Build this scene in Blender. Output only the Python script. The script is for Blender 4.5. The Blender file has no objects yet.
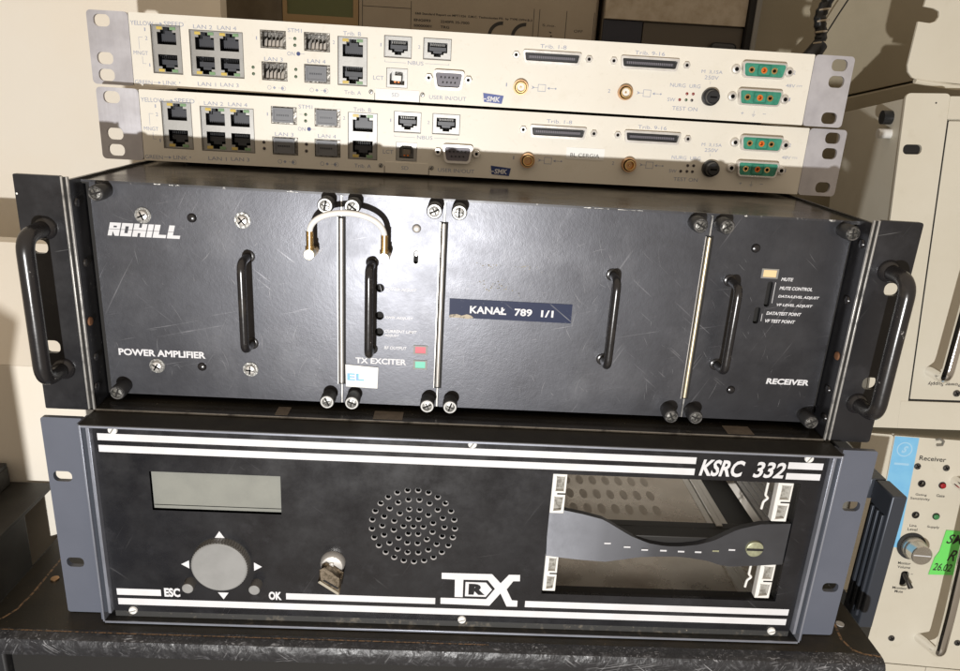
import bpy, bmesh, math, random
from mathutils import Vector, Matrix
from mathutils.geometry import tessellate_polygon
random.seed(7)
S = 0.001            # everything below is written in millimetres
sc = bpy.context.scene
col = sc.collection
R = math.radians

# ------------------------------------------------------------------ materials
MATS = {}
def mat(name, base, rough=0.5, metal=0.0, spec=0.5, var=None, rvar=0.0, bump=None, scratch=None, emit=None, coat=0.0, aniso=None, chips=None):
    """procedural material; var=(scale, colour2, lo, hi), bump=(scale, strength), scratch=(colour, amount, density)"""
    if name in MATS: return MATS[name]
    m = bpy.data.materials.new(name); m.use_nodes = True
    nt = m.node_tree; N = nt.nodes; Lk = nt.links
    b = N['Principled BSDF']
    b.inputs['Metallic'].default_value = metal
    b.inputs['Roughness'].default_value = rough
    b.inputs['Specular IOR Level'].default_value = spec
    b.inputs['Coat Weight'].default_value = coat
    tc = N.new('ShaderNodeTexCoord')
    c = N.new('ShaderNodeRGB'); c.outputs[0].default_value = (*base, 1); cur = c.outputs[0]
    def noise(scale, detail=6, rough_=0.6, mapping=None, dist=0.0):
        n = N.new('ShaderNodeTexNoise'); n.inputs['Scale'].default_value = scale
        n.inputs['Detail'].default_value = detail; n.inputs['Roughness'].default_value = rough_
        n.inputs['Distortion'].default_value = dist
        if mapping:
            mp = N.new('ShaderNodeMapping'); mp.vector_type = 'TEXTURE'; mp.inputs['Scale'].default_value = [1 / q_ for q_ in mapping[0]]
            mp.inputs['Rotation'].default_value = mapping[1]
            Lk.new(tc.outputs['Object'], mp.inputs[0]); Lk.new(mp.outputs[0], n.inputs['Vector'])
        else: Lk.new(tc.outputs['Object'], n.inputs['Vector'])
        return n.outputs['Fac']
    def ramp(src, lo, hi, a=0.0, bb=1.0):
        r = N.new('ShaderNodeMapRange'); r.inputs['From Min'].default_value = lo; r.inputs['From Max'].default_value = hi
        r.inputs['To Min'].default_value = a; r.inputs['To Max'].default_value = bb
        Lk.new(src, r.inputs['Value']); return r.outputs[0]
    def mix(fac, a, col2):
        x = N.new('ShaderNodeMix'); x.data_type = 'RGBA'
        Lk.new(fac, x.inputs['Factor']); Lk.new(a, x.inputs['A']); x.inputs['B'].default_value = (*col2, 1)
        return x.outputs['Result']
    if var:
        vs = var if isinstance(var, list) else [var]
        for (s_, c2, lo, hi) in vs:
            cur = mix(ramp(noise(s_, 8, 0.62), lo, hi), cur, c2)
    if scratch:
        c2, amt, dens = scratch[:3]; th_ = scratch[3] if len(scratch) > 3 else .70
        for k, rot in enumerate(((0, 0.5, 0), (0, -0.9, 0), (0, 1.35, 0))):
            f = noise(dens, 2, 0.5, ((1, 1, 0.022) if k != 1 else (1, 1, 0.035), rot), 0.25)
            f = ramp(f, th_, th_ + 0.035)
            g = ramp(noise(26 + 9 * k, 2), 0.5, 0.66)
            mu = N.new('ShaderNodeMath'); mu.operation = 'MULTIPLY'; Lk.new(f, mu.inputs[0]); Lk.new(g, mu.inputs[1])
            mv = N.new('ShaderNodeMath'); mv.operation = 'MULTIPLY'; Lk.new(mu.outputs[0], mv.inputs[0]); mv.inputs[1].default_value = amt
            cur = mix(mv.outputs[0], cur, c2)
    if chips:
        c2, sc_, lo, hi = chips
        cur = mix(ramp(noise(sc_, 3), lo, hi), cur, c2)
    Lk.new(cur, b.inputs['Base Color'])
    if rvar:
        Lk.new(ramp(noise(38, 9, 0.7), 0.3, 0.7, max(0.02, rough - rvar), min(1, rough + rvar)), b.inputs['Roughness'])
    if bump:
        bs = bump if isinstance(bump, list) else [bump]; prev = None
        for (s_, st, *mp) in bs:
            bn = N.new('ShaderNodeBump'); bn.inputs['Strength'].default_value = st; bn.inputs['Distance'].default_value = 0.25 / s_
            Lk.new(noise(s_, 3, 0.5, mp[0] if mp else None), bn.inputs['Height'])
            if prev: Lk.new(prev, bn.inputs['Normal'])
            prev = bn.outputs[0]
        Lk.new(prev, b.inputs['Normal'])
    if emit:
        b.inputs['Emission Color'].default_value = (*emit[0], 1); b.inputs['Emission Strength'].default_value = emit[1]
    MATS[name] = m; return m

cream   = mat('cream powder paint', (0.76, 0.725, 0.645), 0.45, var=[(9, (0.72, 0.68, 0.59), .4, .7), (55, (.69, .65, .55), .58, .85), (320, (0.68, 0.64, 0.55), .58, .78)], chips=((.38, .33, .25), 430, .785, .80), bump=(2600, .06))
alu     = mat('brushed ear aluminium', (0.56, 0.55, 0.58), 0.42, 0.55, bump=(900, .10, ((1, 1, .03), (0, 0, 0))), var=(60, (0.46, .45, .48), .4, .7), rvar=.08)
ink     = mat('blue grey printing ink', (0.30, 0.33, 0.43), 0.6)
inkblue = mat('dark blue printing ink', (0.02, 0.04, 0.16), 0.5)
steel   = mat('bright nickel steel', (0.72, 0.70, 0.67), 0.32, .6, rvar=.1, bump=(500, .05))
tin     = mat('tinned port shield', (0.36, 0.355, 0.34), 0.42, 0.6, rvar=.1, bump=(700, .06))
cage    = mat('crumpled cage metal', (0.22, 0.21, 0.19), 0.35, .8, bump=(420, .5), var=(600, (.08, .07, .06), .45, .6))
blackpl = mat('black plastic', (0.014, 0.015, 0.017), 0.34)
insert  = mat('dark jack insert', (0.022, 0.023, 0.027), 0.35)
tongue  = mat('grey jack insert', (0.045, 0.048, 0.058), 0.4)
greyplug= mat('grey rubber plug', (0.17, 0.175, 0.19), 0.5, bump=(900, .1))
yellowl = mat('amber lamp plastic', (0.62, 0.47, 0.12), 0.3)
greenl  = mat('green lamp plastic', (0.20, 0.34, 0.18), 0.3)
whitepl = mat('white plastic', (0.78, 0.77, 0.74), 0.4)
dbins   = mat('grey purple connector insert', (0.15, 0.14, 0.165), 0.45)
gold    = mat('gold plated brass', (0.80, 0.55, 0.24), 0.26, 1.0, rvar=.1)
brass   = mat('dull copper brass', (0.56, 0.34, 0.18), 0.32, 1.0, rvar=.12)
holeblk = mat('black hole depth', (0.004, 0.004, 0.004), 0.8, spec=.1)
greencn = mat('green connector plastic', (0.045, 0.27, 0.18), 0.35, var=(300, (0.02, .17, .11), .4, .7))
redl    = mat('red lamp lens', (0.22, 0.02, 0.015), 0.3)
orangec = mat('orange contact', (0.75, 0.20, 0.03), 0.35, .3)
dimgreen= mat('dim green lens', (0.06, 0.10, 0.05), 0.3)
darklens= mat('dark lens', (0.05, 0.04, 0.04), 0.3)
paper   = mat('white sticker paper', (0.80, 0.80, 0.77), 0.5, bump=(300, .05))
def module_paint(name, k, rough):
    c = lambda r, g, b_: (r * k, g * k, b_ * k)
    return mat(name, c(0.080, 0.082, 0.093), rough, 0.65, spec=.6,
              var=[(7, c(0.058, 0.059, 0.067), .45, .62), (26, c(0.116, 0.118, 0.130), .50, .80), (150, c(0.14, 0.14, 0.15), .64, .90)],
              rvar=.05, bump=[(1500, .22), (480, .07)], scratch=((0.28, .28, .30), .5, 760), chips=((0.55, .55, .52), 480, .80, .81))
panelblk = module_paint('worn black module paint', 1.0, .365)
panel2 = module_paint('paler worn black module paint', 1.12, .385)
panel4 = module_paint('deeper worn black module paint', .72, .38)
chasblk = mat('worn black chassis paint', (0.014, 0.014, 0.016), 0.33, spec=.5,
              var=[(30, (0.034, .034, .038), .5, .75)], rvar=.1, bump=[(1200, .08)], scratch=((.25, .25, .25), .5, 500),
              chips=((0.42, .41, .38), 330, .765, .775))
topblk  = mat('dusty glossy black top plate', (0.022, 0.020, 0.018), 0.20, spec=.6,
              var=[(14, (0.05, .045, .036), .42, .7)], rvar=.1, bump=[(500, .03)], chips=((.3, .27, .2), 520, .73, .76), scratch=((.2, .18, .15), .6, 420))
edgew   = mat('bare worn metal edge', (0.50, 0.49, 0.47), 0.35, .6, var=(70, (0.07, .07, .075), .50, .70), rvar=.1)
edgedim = mat('half worn metal edge', (0.055, 0.055, 0.06), 0.35, .3, var=(150, (0.36, .35, .34), .60, .68), rvar=.1)
tubeblk = mat('glossy black handle enamel', (0.016, 0.015, 0.016), 0.24, spec=.6, var=(60, (.04, .035, .03), .55, .75), rvar=.07, chips=((.30, .29, .28), 260, .70, .74), bump=(400, .05))
rubber  = mat('matt black knurl', (0.02, 0.02, 0.021), 0.55)
white   = mat('white printing ink', (0.66, 0.66, 0.68), 0.5, var=[(60, (.60, .60, .61), .4, .7), (420, (.48, .48, .49), .66, .74)])
whited  = mat('thin white printing ink', (0.56, 0.56, 0.58), 0.5)
navy    = mat('navy embossing tape', (0.016, 0.023, 0.06), 0.5, spec=.2, var=(420, (.12, .13, .16), .64, .74), scratch=((.4, .4, .4), .6, 700))
peel    = mat('peeled paper backing', (0.46, 0.40, 0.31), 0.8, var=(500, (.2, .18, .15), .5, .6))
residue = mat('glue residue', (0.30, 0.27, 0.20), 0.7, var=(700, (.06, .06, .06), .48, .55))
tealink = mat('pale teal ink', (0.18, 0.52, 0.62), 0.6, var=(300, (.30, .40, .70), .45, .6))
brownst = mat('brown sticker and shaded core', (0.20, 0.165, 0.13), 0.6, var=(200, (.12, .10, .08), .4, .7))
rust    = mat('rust stain', (0.16, 0.07, 0.03), 0.8)
ledred  = mat('pink red lamp window', (0.52, 0.05, 0.08), 0.3)
ledgrn  = mat('mint lamp window', (0.13, 0.52, 0.38), 0.3)
ledamb  = mat('cream amber lamp window', (0.78, 0.58, 0.32), 0.4)
greyfr  = mat('grey lamp frame', (0.22, 0.215, 0.20), 0.5)
cable   = mat('white coax jacket', (0.80, 0.79, 0.76), 0.4)
bluegr  = mat('blue grey structured paint', (0.098, 0.108, 0.138), 0.46, spec=.5, bump=[(2200, .22)], var=(30, (.108, .118, .15), .4, .7))
bluegrl = mat('light anodised edge', (0.34, 0.36, 0.42), 0.36, .6, rvar=.1)
bluegrd = mat('dark anodised groove', (0.06, 0.068, 0.085), 0.4, .4)
polyblk = mat('smudged glossy black polycarbonate', (0.011, 0.011, 0.013), 0.30, spec=.55,
              var=[(12, (0.024, .025, .029), .45, .8), (60, (.034, .034, .039), .60, .85)], rvar=.12, scratch=((.11, .11, .115), .35, 700), bump=(900, .03))
dustled = mat('dusty black ledge', (0.035, 0.035, 0.034), 0.5, var=[(160, (.16, .14, .11), .55, .75)], chips=((.40, .34, .25), 700, .70, .76))
lcdglass= mat('pale lcd glass', (0.25, 0.255, 0.23), 0.25, spec=.6, var=(60, (.22, .225, .205), .4, .7))
lcdedge = mat('lcd bezel step', (0.24, 0.245, 0.23), 0.35)
knobgr  = mat('grey knob plastic', (0.26, 0.26, 0.255), 0.45, var=(60, (.22, .22, .215), .4, .7), bump=(900, .05))
knobsd  = mat('knob flank plastic', (0.16, 0.155, 0.15), 0.5)
keybr   = mat('tarnished key metal', (0.30, 0.25, 0.19), 0.38, .85, var=(420, (.14, .115, .08), .45, .6), bump=(600, .2))
bayfloor= mat('dull zinc bay floor', (0.50, 0.455, 0.395), 0.30, .75, var=[(26, (.44, .38, .32), .4, .65)], rvar=.12)
bayalu  = mat('bay aluminium rail', (0.68, 0.66, 0.62), 0.36, .5, rvar=.1)
baygrey = mat('bay side grey metal', (0.46, 0.46, 0.47), 0.4, .5, rvar=.1)
baydark = mat('bay interior black', (0.016, 0.015, 0.014), 0.5, chips=((.12, .12, .1), 420, .70, .75))
barmet  = mat('dark anodised bar', (0.095, 0.097, 0.107), 0.47, .8, bump=(1400, .1), rvar=.06)
latchw  = mat('white latch plastic', (0.72, 0.71, 0.68), 0.45)
latchg  = mat('clear grey latch plastic', (0.33, 0.32, 0.29), 0.4, var=(420, (.16, .15, .13), .45, .6))
olive   = mat('pale olive screw', (0.40, 0.41, 0.27), 0.4, .3, var=(300, (.3, .3, .2), .4, .6))
desktop = mat('worn black desk top', (0.022, 0.019, 0.013), 0.50, spec=.35, var=[(30, (.040, .031, .018), .42, .7)],
              bump=[(700, .15)], chips=((.34, .22, .11), 560, .72, .77))
deskedge= mat('scuffed black desk edge', (0.022, 0.022, 0.024), 0.43, spec=.45, var=[(240, (.10, .10, .108), .55, .80)],
              bump=[(800, .45, ((1, .6, .35), (0, .35, 0))), (140, .7), (45, .5)], scratch=((.30, .30, .31), .7, 1000, .62), rvar=.14)
deskwear= mat('worn through desk rim', (0.27, 0.16, 0.08), 0.6, var=(500, (.05, .04, .03), .46, .56))
darkmet = mat('dark shelf metal', (0.02, 0.02, 0.021), 0.5, var=(300, (.06, .06, .06), .6, .75), bump=(400, .2))
caseblk = mat('black case paint', (0.020, 0.018, 0.015), 0.55, bump=[(1300, .3)], var=(80, (.03, .028, .022), .4, .7))
wallm   = mat('cream wall paint', (0.79, 0.745, 0.66), 0.7, var=[(5, (.78, .71, .60), .4, .7)], bump=(260, .05))
tanm    = mat('beige cabinet enamel', (0.34, 0.30, 0.22), 0.5, bump=[(700, .25)], var=(12, (.30, .265, .19), .4, .7))
cream2  = mat('light cream rack paint', (0.64, 0.605, 0.51), 0.48, var=[(12, (.60, .56, .46), .4, .7), (70, (.56, .52, .42), .60, .85)], chips=((.34, .29, .22), 300, .79, .80), bump=(1800, .08))
blkink  = mat('black printing ink', (0.03, 0.028, 0.025), 0.6)
skyst   = mat('sky blue sticker', (0.19, 0.50, 0.80), 0.45, var=(90, (.22, .54, .82), .4, .6))
skyl    = mat('pale blue ink', (0.36, 0.62, 0.83), 0.5)
notegrn = mat('fluorescent green note', (0.16, 0.72, 0.14), 0.6)
chrome  = mat('polished chrome', (0.82, 0.81, 0.79), 0.12, 1.0, rvar=.05)
instr   = mat('brown grey instrument shell', (0.38, 0.325, 0.25), 0.55, bump=(600, .08), var=(20, (.34, .285, .215), .4, .7))
instrdk = mat('smoked instrument glass', (0.13, 0.105, 0.07), 0.3, var=(60, (.09, .07, .045), .4, .7))
instrlc = mat('green lcd glass', (0.10, 0.115, 0.035), 0.3)
instrfr = mat('ochre lcd frame', (0.34, 0.23, 0.11), 0.5)
gasket  = mat('blue black gasket', (0.02, 0.022, 0.035), 0.6)
rackbrn = mat('dark smoked drawer', (0.075, 0.06, 0.042), 0.35)
stripw  = mat('grey label strip', (0.44, 0.38, 0.30), 0.6, var=(120, (.34, .28, .2), .4, .7))
gapgrey = mat('dark gap outline', (.12, .11, .095), .5)
gapblk  = mat('shadow gap black', (0.010, 0.009, 0.008), 0.8)

# ------------------------------------------------------------------ mesh building
class MB:
    def __init__(s): s.v = []; s.f = []; s.mi = []; s.m = 0
    def add(s, vs, fs):
        o = len(s.v); s.v += [tuple(p) for p in vs]
        for f in fs: s.f.append([o + i for i in f]); s.mi.append(s.m)
        return s
    def box(s, x0, x1, y0, y1, z0, z1):
        v = [(x, y, z) for x in (x0, x1) for y in (y0, y1) for z in (z0, z1)]
        return s.add(v, [(0, 1, 3, 2), (4, 6, 7, 5), (0, 4, 5, 1), (2, 3, 7, 6), (0, 2, 6, 4), (1, 5, 7, 3)])
    def hollow(s, x0, x1, y0, y1, z0, z1):      # box open towards the viewer (-y), seen from inside
        v = [(x, y, z) for x in (x0, x1) for y in (y0, y1) for z in (z0, z1)]
        return s.add(v, [(0, 2, 3, 1), (4, 5, 7, 6), (2, 6, 7, 3), (0, 4, 6, 2), (1, 3, 7, 5)])
    def plate(s, outer, holes=(), y0=0.0, y1=2.0):
        loops = [list(outer)] + [list(h) for h in holes]
        tris = tessellate_polygon([[Vector((x, z, 0)) for x, z in l] for l in loops])
        flat = [p for l in loops for p in l]; n = len(flat)
        vs = [(x, y0, z) for x, z in flat] + [(x, y1, z) for x, z in flat]
        fs = []
        for t in tris:
            a, b, c = [flat[i] for i in t]
            ar = (b[0] - a[0]) * (c[1] - a[1]) - (c[0] - a[0]) * (b[1] - a[1])
            t = t if ar > 0 else t[::-1]
            fs.append(tuple(t)); fs.append(tuple(i + n for i in t[::-1]))
        o = 0
        for l in loops:
            k = len(l)
            for i in range(k):
                a, b = o + i, o + (i + 1) % k
                fs.append((a, a + n, b + n, b))
            o += k
        return s.add(vs, fs)
    def sheet(s, outer, y=0.0):
        tris = tessellate_polygon([[Vector((x, z, 0)) for x, z in outer]])
        fs = []
        for t in tris:
            a, b, c = [outer[i] for i in t]
            ar = (b[0] - a[0]) * (c[1] - a[1]) - (c[0] - a[0]) * (b[1] - a[1])
            fs.append(tuple(t) if ar > 0 else tuple(t[::-1]))
        return s.add([(x, y, z) for x, z in outer], fs)
    def prof(s, x, z, prof, n=24, sx=1, sz=1, tilt=(0, 0)):   # lathe about an axis along y; prof=[(radius, y)...] front first
        rings = []
        vs = []
        for (r, y) in prof:
            for i in range(n):
                a = 2 * math.pi * i / n
                vs.append((x + r * sx * math.cos(a) + tilt[0] * (y - prof[-1][1]), y, z + r * sz * math.sin(a) + tilt[1] * (y - prof[-1][1])))
        fs = []
        for k in range(len(prof) - 1):
            for i in range(n):
                a, b = k * n + i, k * n + (i + 1) % n
                fs.append((a, a + n, b + n, b))
        fs.append(tuple(range(n)))
        fs.append(tuple(range((len(prof) - 1) * n, len(prof) * n))[::-1])
        return s.add(vs, fs)
    def tube(s, pts, r, n=14, caps=True):
        P = [Vector(p) for p in pts]; vs = []; fs = []
        up = None
        for i, p in enumerate(P):
            d = (P[min(i + 1, len(P) - 1)] - P[max(i - 1, 0)]).normalized()
            if up is None:
                up = Vector((0, 0, 1)) if abs(d.z) < .9 else Vector((1, 0, 0))
            up = (up - d * up.dot(d)).normalized(); sd = d.cross(up)
            rr_ = r[i] if isinstance(r, (list, tuple)) else r
            for k in range(n):
                a = 2 * math.pi * k / n
                vs.append(p + (up * math.cos(a) + sd * math.sin(a)) * rr_)
        for i in range(len(P) - 1):
            for k in range(n):
                a, b = i * n + k, i * n + (k + 1) % n
                fs.append((a, b, b + n, a + n))
        if caps:
            fs.append(tuple(range(n))[::-1]); fs.append(tuple(range((len(P) - 1) * n, len(P) * n)))
        return s.add(vs, fs)
    def build(s, name, m, parent=None, bevel=0, smooth=True, seg=2):
        me = bpy.data.meshes.new(name)
        me.from_pydata([(x * S, y * S, z * S) for x, y, z in s.v], [], s.f)
        for mm in (m if isinstance(m, (list, tuple)) else [m]): me.materials.append(mm)
        for p, i in zip(me.polygons, s.mi): p.material_index = i; p.use_smooth = smooth
        bm = bmesh.new(); bm.from_mesh(me); bmesh.ops.recalc_face_normals(bm, faces=bm.faces) if s.fixn else None
        bm.to_mesh(me); bm.free()
        if smooth: me.set_sharp_from_angle(angle=R(32))
        o = bpy.data.objects.new(name, me); col.objects.link(o)
        if parent: o.parent = parent
        if bevel:
            b = o.modifiers.new('Bevel', 'BEVEL'); b.width = bevel * S; b.segments = seg; b.limit_method = 'ANGLE'; b.angle_limit = R(40)
        return o
    fixn = False

def rr(x0, z0, x1, z1, r, n=5):
    r = min(r, abs(x1 - x0) / 2 - 1e-4, abs(z1 - z0) / 2 - 1e-4); out = []
    for cx, cz, a0 in ((x1 - r, z0 + r, -90), (x1 - r, z1 - r, 0), (x0 + r, z1 - r, 90), (x0 + r, z0 + r, 180)):
        for i in range(n + 1):
            a = R(a0 + 90 * i / n); out.append((cx + r * math.cos(a), cz + r * math.sin(a)))
    return out
def rect(x0, z0, x1, z1): return [(x0, z0), (x1, z0), (x1, z1), (x0, z1)]
def circ(x, z, r, n=16): return [(x + r * math.cos(2 * math.pi * i / n), z + r * math.sin(2 * math.pi * i / n)) for i in range(n)]
def slot(x, z, w=10.3, h=6.8): return rr(x - w / 2, z - h / 2, x + w / 2, z + h / 2, h * .42, 6)
def dshape(x0, z0, x1, z1, ins=1.3, r=1.4):       # D outline: wide at the top, inset at the bottom
    pts = [(x0 + ins, z0), (x1 - ins, z0), (x1, z1), (x0, z1)]
    out = []
    for i in range(4):
        p = Vector(pts[i]); a = (Vector(pts[i - 1]) - p).normalized(); b = (Vector(pts[(i + 1) % 4]) - p).normalized()
        for t in range(6):
            u = t / 5; q0 = p + a * r; q1 = p + b * r
            q = q0 * (1 - u) ** 2 + p * 2 * u * (1 - u) + q1 * u * u; out.append((q.x, q.y))
    return out
def fillet(pts, r, n=6):
    P = [Vector(p) for p in pts]; out = [P[0]]
    for i in range(1, len(P) - 1):
        a = (P[i - 1] - P[i]).normalized(); b = (P[i + 1] - P[i]).normalized()
        for t in range(n + 1):
            u = t / n; q0 = P[i] + a * r; q1 = P[i] + b * r
            out.append(q0 * (1 - u) ** 2 + P[i] * 2 * u * (1 - u) + q1 * u * u)
    out.append(P[-1]); return out

def text_mesh(mb, s, x0, x1, z0, z1, y, bold=0.0, shear=0.0, fn=None):
    """lettering as real (very thin) ink, fitted to a measured box"""
    cu = bpy.data.curves.new('t', 'FONT'); cu.body = s; cu.size = 1; cu.offset = bold; cu.shear = shear; cu.resolution_u = 3
    o = bpy.data.objects.new('t', cu); col.objects.link(o)
    dg = bpy.context.evaluated_depsgraph_get()
    me = bpy.data.meshes.new_from_object(o.evaluated_get(dg))
    bpy.data.objects.remove(o)
    if not me.vertices: return
    xs = [v.co.x for v in me.vertices]; zs = [v.co.y for v in me.vertices]
    ax, bx, az, bz = min(xs), max(xs), min(zs), max(zs)
    def T(v):
        x = x0 + (v.co.x - ax) / max(bx - ax, 1e-6) * (x1 - x0); z = z0 + (v.co.y - az) / max(bz - az, 1e-6) * (z1 - z0)
        return fn(x, z) if fn else (x, y, z)
    vs = [T(v) for v in me.vertices]; fs = []
    for p in me.polygons:
        t = list(p.vertices)
        a, b, c = me.vertices[t[0]].co, me.vertices[t[1]].co, me.vertices[t[2]].co
        if (b.x - a.x) * (c.y - a.y) - (c.x - a.x) * (b.y - a.y) < 0: t = t[::-1]
        fs.append(t)
    mb.add(vs, fs); bpy.data.meshes.remove(me)

def thing(name, label, cat, loc=(0, 0, 0), rz=0, group=None):
    o = bpy.data.objects.new(name, None); col.objects.link(o); o.empty_display_size = .02
    o.location = [c * S for c in loc]; o.rotation_euler = (0, 0, R(rz))
    o['label'] = label; o['category'] = cat
    if group: o['group'] = group
    return o
def tag(o, label, cat, group=None):
    o['label'] = label; o['category'] = cat
    if group: o['group'] = group
    return o
def structure(o): o['kind'] = 'structure'; return o
def part_empty(*a): pass

# ================================================================== cream 1U multiplexers
def jack(parent_mb_list, x0, z0, x1, z1, latch, y):
    pass

def rj_hole(x0, z0, x1, z1, up):
    """jack opening with its latch notch (up: notch at the top)"""
    w = x1 - x0; n = w * .26; st = (z1 - z0) * .16; s2 = (z1 - z0) * .30
    if up:
        return [(x0, z0), (x1, z0), (x1, z1 - s2), (x1 - n * .7, z1 - s2), (x1 - n * .7, z1 - st), (x1 - n * 1.25, z1 - st), (x1 - n * 1.25, z1),
                (x0 + n * 1.25, z1), (x0 + n * 1.25, z1 - st), (x0 + n * .7, z1 - st), (x0 + n * .7, z1 - s2), (x0, z1 - s2)]
    return [(x0, z1), (x0, z0 + s2), (x0 + n * .7, z0 + s2), (x0 + n * .7, z0 + st), (x0 + n * 1.25, z0 + st), (x0 + n * 1.25, z0),
            (x1 - n * 1.25, z0), (x1 - n * 1.25, z0 + st), (x1 - n * .7, z0 + st), (x1 - n * .7, z0 + s2), (x1, z0 + s2), (x1, z1)]

def port_block(parent, box_, jacks, lamps=True, liners=False):
    x0, z0, x1, z1 = box_
    sh = MB(); sh.plate(rect(x0, z0, x1, z1), [rj_hole(*j) for j in jacks], -0.1, 0.5)
    sh.plate(rect(x0 - .01, z0 - .01, x1 + .01, z1 + .01), [rect(x0 + .35, z0 + .35, x1 - .35, z1 - .35)], -.7, -.12)
    gp = MB(); gp.plate(rect(x0 - .42, z0 - .42, x1 + .42, z1 + .42), [rect(x0 - .02, z0 - .02, x1 + .02, z1 + .02)], -1.56, -1.48)  # dark ring laid on for the shade in the gap round the ports
    so = sh.build('ethernet_port_block' if len(jacks) > 1 else 'ethernet_port', tin, parent)
    gp.build('gap_outline', gapgrey, so, smooth=False)
    ins = MB()
    for (a, b, c, d, up) in jacks: ins.hollow(a - .4, c + .4, .52, 12, b - .4, d + .4)
    ins.build('jack_cavity', insert, so)
    tg = MB(); pn = MB()
    for (a, b, c, d, up) in jacks:
        h = d - b; w = c - a
        if up: tg.box(a + .9, c - .9, 5.0, 11.8, b + h * .18, b + h * .62); tg.box(a + w * .28, c - w * .28, 4.2, 11.8, b + h * .62, b + h * .80)
        else:  tg.box(a + .9, c - .9, 3.6, 11.8, b + h * .42, d - h * .30); tg.box(a + w * .28, c - w * .28, 3.2, 11.8, b + h * .26, b + h * .42)
        for k in range(8):
            px = a + w * (.17 + .66 * k / 7)
            z_ = (b + h * .15) if up else (d - h * .22)
            pn.box(px - .16, px + .16, 2.2 if not up else 3.0, 9, z_, z_ + (.35 if up else h * .14))
    tg.build('jack_insert', tongue, so); pn.build('contact_pins', tin if liners else insert, so)
    if lamps:
        for (a, b, c, d, up) in jacks:
            h = d - b; w = c - a
            zz = (d - h * .16, d + .1) if up else (b - .1, b + h * .16)
            for q, (xa, xb) in enumerate(((a, a + w * .30), (c - w * .30, c))):
                l = MB(); l.box(xa, xb, -.6, 1.5, *zz)
                l.build('indicator_lamp', yellowl if q == 0 else greenl, so, bevel=.15)
    return so

def screw_head(parent, x, z, r, y0, m=None, slotdir=0.6, name='screw', hgt=1.2, cross=False, n=20, slotm=None):
    s = MB(); s.prof(x, z, [(r * .55, y0 - hgt), (r * .86, y0 - hgt * .82), (r, y0 - hgt * .3), (r, y0)], n)
    o = s.build(name, m or steel, parent)
    g = MB(); c, s_ = math.cos(slotdir), math.sin(slotdir); L_ = r * .78; t = r * .14
    dirs = [(c, s_)] + ([(-s_, c)] if cross else [])
    for dx, dz in dirs:
        g.sheet([(x - dx * L_ + dz * t, z - dz * L_ - dx * t), (x + dx * L_ + dz * t, z + dz * L_ - dx * t),
                 (x + dx * L_ - dz * t, z + dz * L_ + dx * t), (x - dx * L_ - dz * t, z - dz * L_ + dx * t)], y0 - hgt - .03)
    g.build('slot', slotm or holeblk, o)
    return o

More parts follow.
